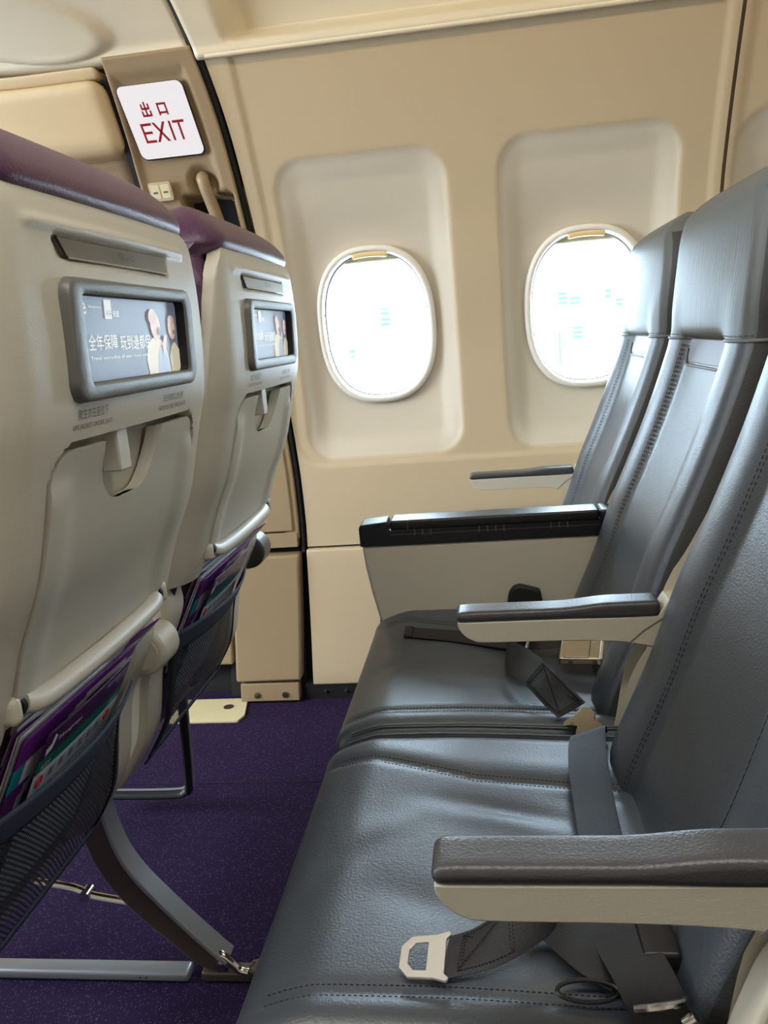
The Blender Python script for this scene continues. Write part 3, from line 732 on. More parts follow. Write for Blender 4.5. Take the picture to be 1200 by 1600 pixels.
def make_backrest(root, mats_, headname):
    """mats_: leather, headrest, side"""
    v, f = body(.30, .9275, .014, False, False); m = MB(); m.add(v, f, 0)
    for s in (-1, 1):
        dashes(m, [front_pt(s * .118, z, .0006) for z in [.42 + .02 * i for i in range(26)]], .0004)
        dashes(m, [front_pt(s * .122, z, .0006) for z in [.42 + .02 * i for i in range(26)]], .0004)
        for o_, r_ in ((.024, .0012), (.034, .0006)):
            P = [(FL(z) + .050 * 1.0 + o_ - .02, s * .2325, z) for z in [.42 + .02 * i for i in range(26)]]
            if r_ > .001: m.add(*tube(P, r_, 6), 1)
            else: dashes(m, P, .0006)
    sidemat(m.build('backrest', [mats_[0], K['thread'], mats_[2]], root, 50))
    v, f = body(.9285, ZT, .010, True, True, True); m = MB(); m.add(v, f, 0)
    for s in (-1, 1):
        P = [(FL(z) + .062, s * (HW(z) + .0005), z) for z in [.935 + .01 * i for i in range(19)]]; m.add(*tube(P, .0011, 6), 1)
        dashes(m, [(p[0] + .014, p[1], p[2]) for p in P], .0006)
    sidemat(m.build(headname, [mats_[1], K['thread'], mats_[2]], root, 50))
    P = [front_pt(-.229 + .458 * i / 40, .928, .001) for i in range(41)]
    P = [(FL(.928) + .075, -.232, .929)] + P + [(FL(.928) + .075, .232, .929)]
    m = MB(); m.add(*tube(P, .0024, 8), 0)
    dashes(m, [(p[0] - .0012, p[1], p[2] + .006) for p in P[2:-2]], .0006)
    m.build('seam_piping', [mats_[3], K['thread']], root, 60)
def cushion_fn(x, y, z):
    # front waterfall, gently sunken centre and side rolls
    k = ss(.36, .44, z); a = abs(y); sy = np.interp(x, [-.5, -.42, -.30, -.18], [.192, .178, .135, .125])
    if y < 0: sy = .198
    z2 = z + k * (-.007 * ss(.20, .06, a) * ss(-.52, -.40, x) - .004 * math.exp(-((a - sy) / .007) ** 2) * ss(-.50, -.47, x) + .002 * math.exp(-((a - sy - .03) / .02) ** 2))
    z2 += k * (-.022 * ss(-.42, -.51, x) - .010 * ss(-.35, -.10, x))
    def dent(cx, cy, a_, b_, th, dp):
        c_, s_ = math.cos(th), math.sin(th); u_ = (x - cx) * c_ + (y - cy) * s_; w_ = -(x - cx) * s_ + (y - cy) * c_
        return dp * math.exp(-(u_ / a_) ** 2 - (w_ / b_) ** 2)
    z2 += k * (dent(-.27, .075, .07, .014, -.25, -.0035) + dent(-.27, .050, .07, .016, -.25, .0022) + dent(-.43, -.01, .05, .016, .9, -.0030) + dent(-.40, .03, .05, .018, .8, .0018)
               + dent(-.22, -.03, .05, .020, .3, -.0022) + dent(-.33, -.09, .06, .022, -.5, -.0022) + dent(-.16, .10, .03, .012, .1, -.003))
    x2 = x + .018 * ss(.46, .34, z) * ss(-.40, -.5, x)
    return (x2, y, z2)
def make_cushion(root, m0):
    v, f = rbox(-.502, -.075, -.2485, .2485, .345, .456, .030, (46, 70, 5), cushion_fn); m = MB(); m.add(v, f, 0)
    def top(x, y):
        return (x, y, cushion_fn(x, y, .456)[2] + .0003)
    for side in (-1, 1):
        for o_ in (-.006, .006):
            P = []
            for i in range(20):
                x = -.47 + .36 * i / 19; sy = .198 if side < 0 else np.interp(x, [-.5, -.42, -.30, -.18], [.192, .178, .135, .125])
                P.append(top(x, side * (sy + o_)))
            dashes(m, P, .0004, .0045)
        P = [(x, side * .2425, cushion_fn(x, side * .2425, .4545)[2] - .0012) for x in [-.47 + .36 * i / 19 for i in range(20)]]; m.add(*tube(P, .0016, 6), 0)
    m.build('seat_cushion', [m0, K['thread']], root, 60)
    v, f = rbox(-.47, -.06, -.235, .235, .315, .35, .012, (6, 6, 2)); obj('seat_pan', v, f, K['shell'], root)
def armrest(root, yo, name='armrest', ends=None):
    """slender armrest: pad on a pale shell; local x from -.32 to the rear"""
    low = smooth2([(-.314, .608), (-.313, .601), (-.307, .591), (-.295, .583), (-.277, .580), (-.18, .579), (-.12, .576), (-.09, .571), (-.04, .560), (.03, .550), (.075, .550)], 4)
    top = [(.105, .570), (.115, .595), (.105, .617), (.05, .627), (-.055, .627), (-.067, .6085), (-.10, .6075), (-.16, .6075), (-.306, .6075)]
    if ends: top = [(.068, .570), (.070, .60), (.062, .622)] + top[4:]
    sh = obj(name, *prism([(a, b) for a, b in low + top], 'y', yo - .0200, yo + .0200), K['shell'], root); bevel(sh, .0045, 4, 30)
    def padf(x, y, z):
        t = ss(-.19, -.12, x); dz = .007 * t * (1 if z > .614 else 0) - .002 * t
        nose = ss(-.30, -.326, x); return (x, y, z + dz * 1.0 - .002 * nose * (z > .614))
    v, f = rbox(-.3155, -.064, yo - .0208, yo + .0208, .6062, .6210, .0066, (26, 5, 2), padf)
    obj('arm_pad', v, f, K['pad'], sh, 60)
    for s in (-1, 1):
        m = MB(); m.add(*tube([(-.105, yo + s * .0202, .572), (-.085, yo + s * .0202, .590), (-.062, yo + s * .0202, .605)], .0007, 5)); m.build('pivot_joint', K['ink'], sh)
    if ends:
        o = obj('arm_end', *cyl((.076, yo - .030, .585), (.076, yo + .030, .585), .033, 36), ends, sh); bevel(o, .007, 4)
        o = obj('end_cap', *cyl((.076, yo - .0315, .585), (.076, yo + .0315, .585), .024, 30), ends, sh); bevel(o, .001, 2)
    return sh
def console(root, yo, dz=-.008):
    pan = [(-.512, .586), (-.508, .540), (-.500, .49), (-.492, .451), (-.478, .39), (-.468, .36), (-.10, .36), (-.06, .45), (-.03, .586)]
    o = obj('console_panel', *prism(pan, 'y', yo - .024, yo + .024), K['shell'], root); bevel(o, .007, 4, 30)
    o2 = obj('console_body', *prism([(-.514, .584), (-.5145, .620), (-.511, .626), (-.461, .6305), (-.458, .614), (-.456, .614), (-.20, .616), (-.02, .618), (-.02, .584)], 'y', yo - .0275, yo + .0275), K['black'], root); bevel(o2, .004, 3, 30)
    v, f = rbox(-.455, -.072, yo - .030, yo + .030, .613, .632, .005, (12, 4, 2)); lid = obj('console_lid', v, f, K['black'], root, 50)
    v, f = rbox(-.071, -.02, yo - .030, yo + .030, .613, .632, .005, (4, 4, 2)); obj('console_end', v, f, K['black'], root, 50)
    m = MB()
    for a in (-.41, -.395, -.38, -.29, -.275, -.26, -.245, -.16, -.145, -.13): m.add(*box(a, a + .002, yo - .0285, yo - .0265, .602, .614))
    m.add(*box(-.455, -.07, yo - .0283, yo - .0272, .6045, .6055)); m.build('lid_hinge', K['plate'], lid)
    m = MB(); m.add(*box(-.4215, -.4205, yo - .0302, yo + .0302, .614, .6323)); m.build('lid_joint', K['bronze'], lid)
def bench_leg(root, yo):
    """seat leg: slanting rear strut that sweeps down to the track, front strut and floor bar"""
    up = smooth2([(-.070, .36), (-.062, .29), (-.050, .235), (-.028, .19), (.004, .148), (.04, .105), (.082, .058), (.100, .040)], 4)
    dn = smooth2([(.092, .022), (.056, .030), (.010, .074), (-.030, .115), (-.060, .152), (-.084, .195), (-.099, .245), (-.108, .36)], 4)
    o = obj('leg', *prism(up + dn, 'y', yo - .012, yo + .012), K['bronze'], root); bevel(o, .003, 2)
    # pale upper flange
    L = [[(a[0] - .002, yo - .019, a[1] - .002), (a[0] + .0035, yo - .019, a[1] + .003), (a[0] + .0035, yo + .019, a[1] + .003), (a[0] - .002, yo + .019, a[1] - .002)] for a in up]
    fl = obj('leg_flange', *loft(L, True, True), K['alu'], o); bevel(fl, .0015, 2)
    for (a, b) in ((-.092, .27), (-.048, .146), (-.028, .125)): obj('rivet', *cyl((a, yo - .013, b), (a, yo - .0118, b), .003, 10), K['chrome'], o)
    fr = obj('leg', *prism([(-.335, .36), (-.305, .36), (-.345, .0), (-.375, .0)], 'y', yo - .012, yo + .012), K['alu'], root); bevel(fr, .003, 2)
    fb = obj('floor_bar', *rbox(-.36, .035, yo - .015, yo + .015, .002, .020, .006, (8, 2, 2)), K['alu'], root)
    for a in (-.045, -.035): obj('rivet', *cyl((a, yo - .0155, .011), (a, yo - .0148, .011), .0015, 8), K['black'], fb)
    m = MB(); m.add(*tube(catmull([(-.335, yo, .20), (-.24, yo, .178), (-.155, yo, .165), (-.13, yo - .002, .160), (-.11, yo - .002, .150), (-.08, yo, .142), (-.045, yo, .136)], 4), .0055, 8)); m.add(*cyl((-.118, yo - .012, .152), (-.118, yo + .010, .152), .009, 12)); m.build('brace', K['chrome'], root)
    t = MB()
    t.add(*rbox(.055, .135, yo - .013, yo + .013, .003, .020, .004, (4, 2, 2)), 1)
    t.add(*cyl((.090, yo - .018, .038), (.090, yo + .018, .038), .011, 18)); t.add(*cyl((.090, yo - .021, .038), (.090, yo - .018, .038), .006, 6))
    t.add(*tube(catmull([(.078, yo - .004, .046), (.092, yo - .010, .052), (.106, yo - .012, .040), (.118, yo - .012, .026), (.132, yo - .012, .022)], 5), .0065, 10))
    t.add(*cyl((.146, yo - .004, .010), (.146, yo - .004, .026), .016, 20)); t.add(*cyl((.146, yo - .004, .026), (.146, yo - .004, .0275), .012, 20), 1)
    for k in range(8): t.add(*cyl((.146 + .011 * math.cos(k * .785), yo - .004 + .011 * math.sin(k * .785), .027), (.146 + .011 * math.cos(k * .785), yo - .004 + .011 * math.sin(k * .785), .0295), .0022, 8))
    t.add(*rbox(.120, .200, yo - .010, yo + .010, .001, .012, .003, (4, 2, 2)), 1)
    t.add(*cyl((.184, yo, .010), (.184, yo, .019), .006, 10))
    t.build('track_fitting', [K['chrome'], K['bronze']], root)
def beam(root):
    for nm, x in (('cross_beam', -.13), ('cross_beam', -.36)): obj(nm, *cyl((x, -.255, .315), (x, .255, .315), .022, 16), K['alu'], root)

def screen_and_text(root):
    # bezel ring
    cy = -.002; B0 = (-.139, .137, .937, 1.035); I0 = (-.128 + .002, .0865 + .002, .9515, 1.0235)
    xs = lambda y, z: RL(z) - edge_drop(y)
    I0 = (-.114, .118, .9515, 1.0225)
    def lp(rc, r, off): return [(xs(a, b) + off, a, b) for a, b in rrect(*rc, r, 8)]
    g = lambda rc, d: (rc[0] - d, rc[1] + d, rc[2] - d, rc[3] + d)
    v, f = loft([lp(g(B0, .001), .018, -.002), lp(g(B0, 0), .017, .0060), lp(g(B0, -.001), .016, .0078), lp(g(B0, -.003), .015, .0086), lp(g(I0, .0035), .008, .0070), lp(g(I0, .001), .006, .0062), lp(g(I0, 0), .006, .0050)])
    v2, f2 = loft([lp(g(I0, 0), .006, .0050), lp(I0, .006, -.0065)])
    bz = obj('screen_bezel', v, f, K['bezel'], root, 50)
    obj('screen_edge', v2, f2, K['blacksoft'], bz, 50)
    def P(off): return lambda y, z: (np.interp(z, [.94, 1.035], [RL(.94), RL(1.035)]) - .0065 + off, y, z)
    m = MB(); p = P(0)
    m.add([p(-.1325, .946), p(.1225, .946), p(.1225, 1.029), p(-.1325, 1.029)], [(0, 1, 2, 3)])
    m.build('screen_surround', K['blacksoft'], bz)
    m = MB(); rc = (-.126, .118, .9505, 1.0245); p = P(.0006)
    gx, gz = 24, 10
    m.add([p(rc[0] + (rc[1] - rc[0]) * i / gx, rc[2] + (rc[3] - rc[2]) * j / gz) for j in range(gz + 1) for i in range(gx + 1)], [(j * (gx + 1) + i, j * (gx + 1) + i + 1, (j + 1) * (gx + 1) + i + 1, (j + 1) * (gx + 1) + i) for j in range(gz) for i in range(gx)], 0)
    def blob(pts, mi, off=.0012):
        q = P(off); m.add([q(a * 1.18 + .012, b) for a, b in pts], [tuple(range(len(pts)))], mi)
    def ell(cy_, cz_, a, b, mi, off=.0012, rot=0):
        blob([(cy_ + a * math.cos(t) * math.cos(rot) - b * math.sin(t) * math.sin(rot), cz_ + a * math.cos(t) * math.sin(rot) + b * math.sin(t) * math.cos(rot)) for t in [2 * math.pi * k / 22 for k in range(22)]], mi, off)
    # two laughing people, one behind the other, as plain printed shapes
    blob([(.018, .951), (.014, .966), (.018, .978), (.026, .985), (.036, .988), (.050, .984), (.060, .973), (.064, .961), (.066, .951)], 2, .0012)
    blob([(.037, .951), (.040, .968), (.046, .980), (.056, .976), (.062, .962), (.062, .951)], 3, .0016)
    blob([(.068, .951), (.066, .966), (.072, .978), (.080, .982), (.090, .974), (.097, .966), (.099, .951)], 2, .0013)
    ell(.037, .998, .0105, .0135, 4, .0020, .25); ell(.031, 1.007, .0085, .0075, 5, .0024, .3); ell(.043, .993, .0035, .004, 6, .0027)
    ell(.074, .996, .008, .0115, 4, .0019, .1); ell(.073, 1.004, .007, .005, 5, .0023); ell(.077, .992, .0025, .0025, 6, .0026)
    blob([(.050, .968), (.056, .976), (.060, .988), (.056, .990), (.049, .980)], 4, .0024)
    q = P(.0016)
    def tx(s, y, z, w_, h_, mi=1): text_on(m, s, w_ * 1.13, h_, lambda a, b: q((y + .118) * 1.16 - .092 + a, z + b), mi)
    tx('全年保障', -.118, .9775, .050, .0135); tx('玩到邊都保', -.064, .9765, .062, .0135)
    tx('Travel worry-free all year round with', -.117, .9685, .108, .0042)
    tx('hkexpress', -.112, 1.0120, .020, .0032); tx('e', -.1235, 1.0075, .0075, .0095)
    q2 = P(.0014); m.add([q2(-.055, 1.004), q2(-.041, 1.004), q2(-.041, 1.0205), q2(-.055, 1.0205)], [(0, 1, 2, 3)], 1)
    q = P(.0020); tx('AXA', -.0845, 1.0065, .009, .0055, 7); q = P(.0016); tx('安盛', -.072, 1.006, .011, .0055)
    m.build('display', [DSP['bg'], DSP['text'], DSP['cloth'], DSP['blue'], DSP['skin'], DSP['hair'], DSP['dark'], DSP['navy']], bz, 60)
    # name plate
    xs2 = lambda y, z: xs(y, z)
    v, f = loft([[(xs(y, z) + o_, y, z) for y, z in ((-.128, 1.0655), (-.117, 1.050), (.096, 1.050), (.094, 1.0665))] for o_ in (-.004, .0012)], True, True)
    pl = obj('name_plate', v, f, K['plate'], root); bevel(pl, .0008, 2)
    m = MB(); text_on(m, 'RECARO', .034, .0062, lambda a, b: (xs(a - .02, b + 1.055) + .0026, a - .026, b + 1.0555)); m.add(*tube([(xs(y, 1.0502) + .001, y, 1.0502) for y in (-.116, -.06, 0, .05, .095)], .0009, 6), 1)
    m.add(*tube([(xs(-.128, 1.066) + .0006, -.1285, 1.066), (xs(-.117, 1.05) + .0006, -.1175, 1.050)], .0012, 6), 0)
    m.build('plate_lettering', [K['black'], K['chrome']], pl)
    # printed notices
    m = MB(); q = lambda y, z: (xs(y, z) + .0006, y, z)
    text_on(m, '救生衣在座位下', .052, .0085, lambda a, b: q(a - .128, b + .9235)); text_on(m, 'LIFE JACKET UNDER SEAT', .068, .0052, lambda a, b: q(a - .136, b + .9145))
    m.build('printed_notice', K['ink'], root); m = MB()
    text_on(m, '安坐時請扣上安全帶', .060, .0075, lambda a, b: q(a + .050, b + .9225)); text_on(m, 'FASTEN SEAT BELT WHILE SEATED', .080, .0045, lambda a, b: q(a + .040, b + .9145))
    m.build('printed_notice', K['ink'], root)
def tray(root):
    out = []
    # outline with the U notch at the top
    for cx, cz, a0, a1 in ((TR[1] - .030, TR[3] - .030, 0, 90),):
        out += [(cx + .030 * math.cos(math.radians(a)), cz + .030 * math.sin(math.radians(a))) for a in range(a0, a1 + 1, 10)]
    nb = .842; r = .045
    out += [(.058, .900), (.056, .890)]
    out += [(.056 - r + r * math.cos(math.radians(a)), nb + r - r * math.sin(math.radians(a))) for a in range(0, 91, 10)]
    out += [(-.072 + r - r * math.sin(math.radians(a)), nb + r - r * math.cos(math.radians(a))) for a in range(0, 91, 10)]
    out += [(-.072, .890), (-.074, .900)]
    out += [(TR[0] + .035 + .035 * math.cos(math.radians(a)), TR[3] - .035 + .035 * math.sin(math.radians(a))) for a in range(90, 181, 10)]
    out += [(TR[0] - .003, .80), (TR[0] - .004, .72), (TR[0] - .003, .700), (TR[0] + .004, .690), (TR[1] - .004, .690), (TR[1] + .001, .700)]
    def xf(y, z):
        b = .006 * ss(-.105, -.145, y) + .006 * ss(.125, .150, y)      # raised borders
        return RL(z) - edge_drop(min(abs(y), .17)) - .0035 + b * ss(.885, .86, z) + .0030 * ss(.86, .90, z)
    t = curved_panel('tray_table', out, xf, .008, K['shellcool'], root, .010, .008, .0018, 50)
    # thick lower lip and hinges
    P = [(RL(z) - edge_drop(abs(y) * .7) + o_, y, z) for y, z, o_ in ((-.148, .690, -.002), (-.134, .685, .003), (-.10, .682, .005), (0, .681, .006), (.10, .682, .005), (.134, .684, .003), (.146, .687, -.001))]
    o = obj('tray_lip', *tube(catmull(P, 6), .0085, 14, sc=(1, 1.25)), K['shellcool'], t, 60)
    for s in (-1, 1):
        y = s * .164; x = RL(.690) - edge_drop(.16); v, f = rbox(x - .012, x + .008, y - .008, y + .008, .676, .702, .0078, (3, 3, 3)); obj('tray_hinge', v, f, K['shell'], t, 60)
        obj('hinge_gap', *cyl((x - .002, y - s * .008, .689), (x - .002, y - s * .013, .689), .0095, 18), K['blacksoft'], t)
    U = [(.056, .8995)] + [(.056 - r + r * math.cos(math.radians(a)), nb + r - r * math.sin(math.radians(a))) for a in range(0, 91, 9)] + [(-.072 + r - r * math.sin(math.radians(a)), nb + r - r * math.cos(math.radians(a))) for a in range(0, 91, 9)] + [(-.072, .8995)]
    cU = (-.008, .893)
    def inn(p, k, kz): return (cU[0] + (p[0] - cU[0]) * k, min(p[1], cU[1] + (p[1] - cU[1]) * kz) if p[1] < cU[1] else p[1])
    L = [[(xf(p[0], p[1]) - .0015, p[0], p[1]) for p in U], [(xf(*p) - .004, *inn(p, .975, .93)) for p in U], [(xf(*p) - .011, *inn(p, .93, .60)) for p in U], [(xf(*p) - .0125, *inn(p, .85, .45)) for p in U]]
    obj('latch_recess', *loft(L, closed=False), K['shellcool'], t, 35)
    l = obj('tray_latch', *prism([(-.046, .868), (-.0215, .868), (-.0215, .912), (-.046, .912)], 'x', RL(.89) - .020, RL(.89) - .001), K['shellcool'], root); bevel(l, .002, 2)
def lower_back(root):
    zl = [.700, .68, .66, .64, .62, .60, .58, .565, .55, .533, .515, .5, .485, .469, .45, .431, .41, .39, .37, .355]
    out = [(RL(z) - .012 - .024 * ss(.61, .67, z), z) for z in zl]
    inn = [(-.045, .345), (-.055, .40), (-.045, .47), (-.02, .56), (.0, .64), (.03, .70)]
    for s in (-1, 1):
        o = obj('side_arm', *prism(out + inn, 'y', s * .200 - .035, s * .200 + .035), K['shell'], root); bevel(o, .010, 4, 25)
    v = []; L = [[(RL(z) - .115, -.175, z), (RL(z) - .115, .175, z)] for z in zl]
    o = obj('pocket_lining', *loft(L, closed=False), K['darkcav'], root); solid(o, .004, 1)
    def nx(y, z):
        u = y / .168; return RL(z) - .010 + (.026 * ss(.40, .55, z)) * (1 - u * u) + .004
    def sheet(z0, z1, off, nz=8, w_=.168, th=.0012, taper=0):
        L = []
        for j in range(nz + 1):
            z = z0 + (z1 - z0) * j / nz; ww = w_ - taper * ss(.56, .37, z)
            L.append([(nx(-ww + 2 * ww * i / 30, z) + off, -ww + 2 * ww * i / 30, z) for i in range(31)])
        return loft(L, closed=False)
    p = obj('literature_pocket', *sheet(.372, .546, 0, 24), K['net'], root, 60)
    o = obj('pocket_band', *sheet(.538, .573, .0012, 6), K['band'], p, 60); solid(o, .003, 0)
    o = obj('pocket_band', *sheet(.360, .380, .0012, 4), K['band'], p, 60); solid(o, .003, 0)
    for s in (-1, 1):
        L = []
        for j in range(20):
            z = .372 + .18 * j / 19; L.append([(nx(s * .150, z) + .002, s * .150, z), (nx(s * .167, z) + .0, s * .169, z)])
        o = obj('pocket_hem', *loft(L, closed=False), K['blacksoft'], p); solid(o, .002, 0)
def copy_tree(o, parent=None):
    c = o.copy(); COL.objects.link(c)
    for k in ('group', 'label'):
        pass
    c.parent = parent
    for ch in [q for q in bpy.data.objects if q.parent == o]: copy_tree(ch, c)
    return c
def flat(name, r, g, b, s=.0):
    m_ = mat(name, srgb(r, g, b), .35); bb = m_.node_tree.nodes['Principled BSDF']; bb.inputs['Emission Color'].default_value = srgb(r, g, b); bb.inputs['Emission Strength'].default_value = s; return m_
DSP = dict(bg=flat('screen background', 118, 128, 146, .30), text=flat('screen text', 226, 226, 216, .45), cloth=flat('screen cream cloth', 214, 204, 180, .40), blue=flat('screen grey blue cloth', 160, 172, 190, .35), skin=flat('screen skin', 214, 186, 168, .40), hair=flat('screen hair', 206, 176, 160, .40), dark=flat('screen mouth', 128, 120, 128, .3), navy=flat('screen navy', 90, 100, 130, .3))

GA, GB = 'seats of the row in front', 'seats of the near row'
# --- row ahead, seen from behind
a1 = empty('passenger_seat', (AX, .766, 0), 'purple-topped seat in front nearest the aisle, large pale back with screen', 'seat', GA)
make_backrest(a1, (K['purple'], K['purple'], K['purple'], K['purple']), 'headrest'); make_shell(a1, K['shell']); screen_and_text(a1); tray(a1); lower_back(a1); make_cushion(a1, K['purple']); beam(a1)
a2 = copy_tree(a1); a2.location = (AX, 1.276, 0); a2['label'] = 'purple-topped seat in front nearer the windows, partly behind the larger one'
armrest(a1, -.255, ends=K['shell']); armrest(a2, -.255, ends=K['shell']); armrest(a2, .255, ends=K['pad'])
bench_leg(a2, -.188)
# luggage bar under the inner front seat
m = MB()
P = catmull([(-.33, .274, .30), (-.33, .274, .08), (-.32, .274, .055), (-.30, .274, .048), (-.165, .274, .048), (-.135, .274, .056), (-.127, .274, .08), (-.115, .274, .30)], 6)
v, f = loft([[(p.x - .012 * (1 if 0 else 0) , p.y - .010, p.z) for p in P]] , closed=False) if False else tube(P, .011, 10, sc=(1.3, .8)); m.add(v, f, 0)
P2 = [(p.x + (.010 if p.x > -.14 and p.z > .06 else 0), p.y, p.z + (.010 if p.z < .06 else 0)) for p in P]
m.add(*tube([q for q in P2], .0028, 6), 1)  # thin bright tube painted in for the bar's edge highlights
m.build('luggage_bar', [K['black'], K['alu']], a2)
# --- near row, seen from the side
LIFT[0] = -.004
b3 = empty('passenger_seat', (BX, .766, 0), 'grey leather seat nearest the camera, cut off at the right edge', 'seat', GB)
make_backrest(b3, (K['leather'], K['satin'], K['sideleather'], K['threadlight']), 'headrest')
make_shell(b3, K['shell'], .36); make_cushion(b3, K['leather']); beam(b3)
o = curved_panel('fabric_tab', rrect(-.104, .100, .892, .940, .022, 6), lambda y, z: front_pt(y, min(z, .926), .0035)[0] + .006 , .004, K['patch'], b3, .012, .008, .001)
m = MB(); m.add(*tube([front_pt(a, min(b, .925), .002) for a, b in rrect(-.108, .104, .888, .945, .024, 6)[14 - 7:] if b < .927] or [(0, 0, 0), (0, 0, .1)], .0022, 6)); m.build('tab_piping', K['threadlight'], b3)
b2 = copy_tree(b3); b2.location = (BX, 1.276, 0); b2['label'] = 'middle grey leather seat of the near row, mauve tab below its headrest'
b1 = copy_tree(b3); b1.location = (BX, 1.786, 0); b1['label'] = 'grey leather seat of the near row beside the right cabin window'
br = obj('side_bracket', *prism(smooth2([(-.122, .40), (-.119, .46), (-.108, .50), (-.094, .535), (-.075, .560)], 4) + [(.08, .560), (.10, .40)], 'y', -.275, -.240), K['shell'], b3); bevel(br, .005, 3, 30)
armrest(b3, -.255); armrest(b2, -.255); console(b1, -.255); armrest(b1, .255)
bench_leg(b3, .10); bench_leg(b1, .0)

# ------------------------------------------------------------------ things in the seat pockets
def leaf(y0, y1, ztop, zbot, x0, x1, curl=0, bow=0, skew=0, n=42):
    """sheet leaning in the pocket; top edge at x0, bottom at x1"""
    L = []
    for j in range(n + 1):
        t = j / n; z = ztop + (zbot - ztop) * t
        L.append([(x0 + (x1 - x0) * t + curl * (1 - t) ** 3 * (i / 36) ** 2 + bow * math.sin(math.pi * i / 36), y0 + (y1 - y0) * i / 36 + skew * (z - ztop), z + .012 * curl / .03 * (1 - t) * (i / 36) ** 2 if curl else z) for i in range(37)])
    return loft(L, closed=False), L
def printed(root, name, rows_, mats_, th=.0012, **kw):
    (v, f), L = leaf(**kw); m = MB(); m.add(v, f, 0); o = m.build(name, mats_, root, 60)
    n = 36
    for p in o.data.polygons:
        i = (p.index % n) / 3; j = (p.index // n) / 3; o.data.polygons[p.index].material_index = rows_(i, j)
    solid(o, th, 0); return o
def pocket_items(sx, yc, which, lab):
    mg = empty('magazine', (sx, yc, .42), lab[0], 'magazine', 'magazines in the seat pockets')
    k = .0
    def rws(i, j):
        if 2.0 <= j < 3.4 and i < 1.0: return 2
        if 2.0 <= j < 3.4 and i < 2.6: return 1
        if abs(math.hypot(i - 8.5, (j - 6.5) * 1.25) - 7.2) < .42: return 1
        return 0
    printed(mg, 'cover', rws, [K['magpurple'], K['paper'], K['magcyan']], .0015, y0=-.098, y1=.150, ztop=.208, zbot=-.01, x0=.104, x1=-.010, curl=.006)
    for q, (dx, dz, mm) in enumerate(((-.004, .004, 'paper'), (-.008, .003, 'paper'), (-.011, .006, 'magpurple'))):
        printed(mg, 'page', lambda i, j: 0, [K[mm]], .001, y0=-.096, y1=.152, ztop=.208 + dz, zbot=-.01, x0=.104 + dx, x1=-.010 + dx, curl=.008 + .004 * q)
    bk = empty('brochure', (sx, yc, .42), lab[1], 'brochure', 'brochures in the seat pockets')
    for q in range(3):
        printed(bk, 'page', (lambda i, j: 1 if i > 9 and j < 1 else 0), [K['paper'], K['magpurple']], .001, y0=-.09 + .004 * q, y1=.166 + .003 * q, ztop=.219 + .003 * q, zbot=.0, x0=.096 - .003 * q, x1=-.034 - .003 * q, curl=.042 - .012 * q)
    cd = empty('safety_card', (sx, yc, .42), lab[2], 'card', 'safety cards in the seat pockets')
    (v, f), L = leaf(-.082, .110, .203, -.005, .101, .002, 0, .004)
    def rws2(i, j): return 0
    o = printed(cd, 'card', lambda i, j: (1 if j < 2 else (2 if j < 3 else 0)), [K['cardwhite'], K['cardpurple'], K['cardgreen']], .0012, y0=-.072, y1=.120, ztop=.201, zbot=-.005, x0=.113, x1=.006, bow=.003)
    m = MB()
    def q(a, b):
        a = a * .92 + .012; b -= .004; t = (.201 - b) / .206; i = (a + .072) / .192
        return (.113 + (.006 - .113) * t + .003 * math.sin(math.pi * i) + .0012, a, b)
    text_on(m, 'hkexpress', .050, .0075, lambda a, b: q(a - .062, b + .184)); text_on(m, 'SAFETY INSTRUCTIONS', .062, .0055, lambda a, b: q(a + .048, b + .194)); text_on(m, 'A321 / A320', .030, .004, lambda a, b: q(a + .080, b + .188))
    text_on(m, 'A321', .018, .006, lambda a, b: q(a - .085, b + .163)); text_on(m, 'A320 A321', .030, .005, lambda a, b: q(a + .075, b + .164))
    m.build('card_lettering', [K['paper'], K['cardpurple']], cd); m = MB()
    # little tail-shaped mark
    m.add([q(-.084, .178), q(-.072, .182), q(-.068, .194), q(-.075, .199), q(-.077, .189), q(-.086, .186)], [(0, 1, 2, 3, 4, 5)], 0)
    for k_ in range(6):
        y = -.060 + .022 * k_
        m.add([q(y, .143), q(y + .014, .143), q(y + .014, .155), q(y, .155)], [(0, 1, 2, 3)], 4)
        m.add([q(y + .003, .145), q(y + .007, .145), q(y + .006, .153), q(y + .003, .153)], [(0, 1, 2, 3)], 1)
    for y in (-.078, .085):
        P = [q(y + .006 * math.cos(t), .149 + .006 * math.sin(t)) for t in [2 * math.pi * i / 14 for i in range(14)]]; m.add(*tube(P, .0008, 5, True), 2)
        m.add(*tube([q(y - .004, .145), q(y + .004, .153)], .0008, 5), 2)
    if which: 
        for y in (-.03, .03): m.add([q(y, .128), q(y + .012, .126), q(y + .008, .139)], [(0, 1, 2)], 3)
    text_on(m, 'Please do not remove from aircraft', .12, .004, lambda a, b: q(a - .075, b + .133), 1)
    m.build('card_print', [K['paper'], K['cardpurple'], K['inkred'], K['inkyellow'], mat('picture box', srgb(178, 192, 206), .4)], cd)
pocket_items(AX, .766, 0, ('purple magazine with white stripe in the pocket of the larger front seat', 'curled white brochure behind the magazine in the larger front seat pocket', 'safety card with green strip in the pocket of the larger front seat'))
pocket_items(AX, 1.276, 1, ('purple magazine in the pocket of the front seat nearer the windows', 'curled white brochure in the pocket of the front seat nearer the windows', 'safety card with green strip in the pocket of the smaller front seat'))

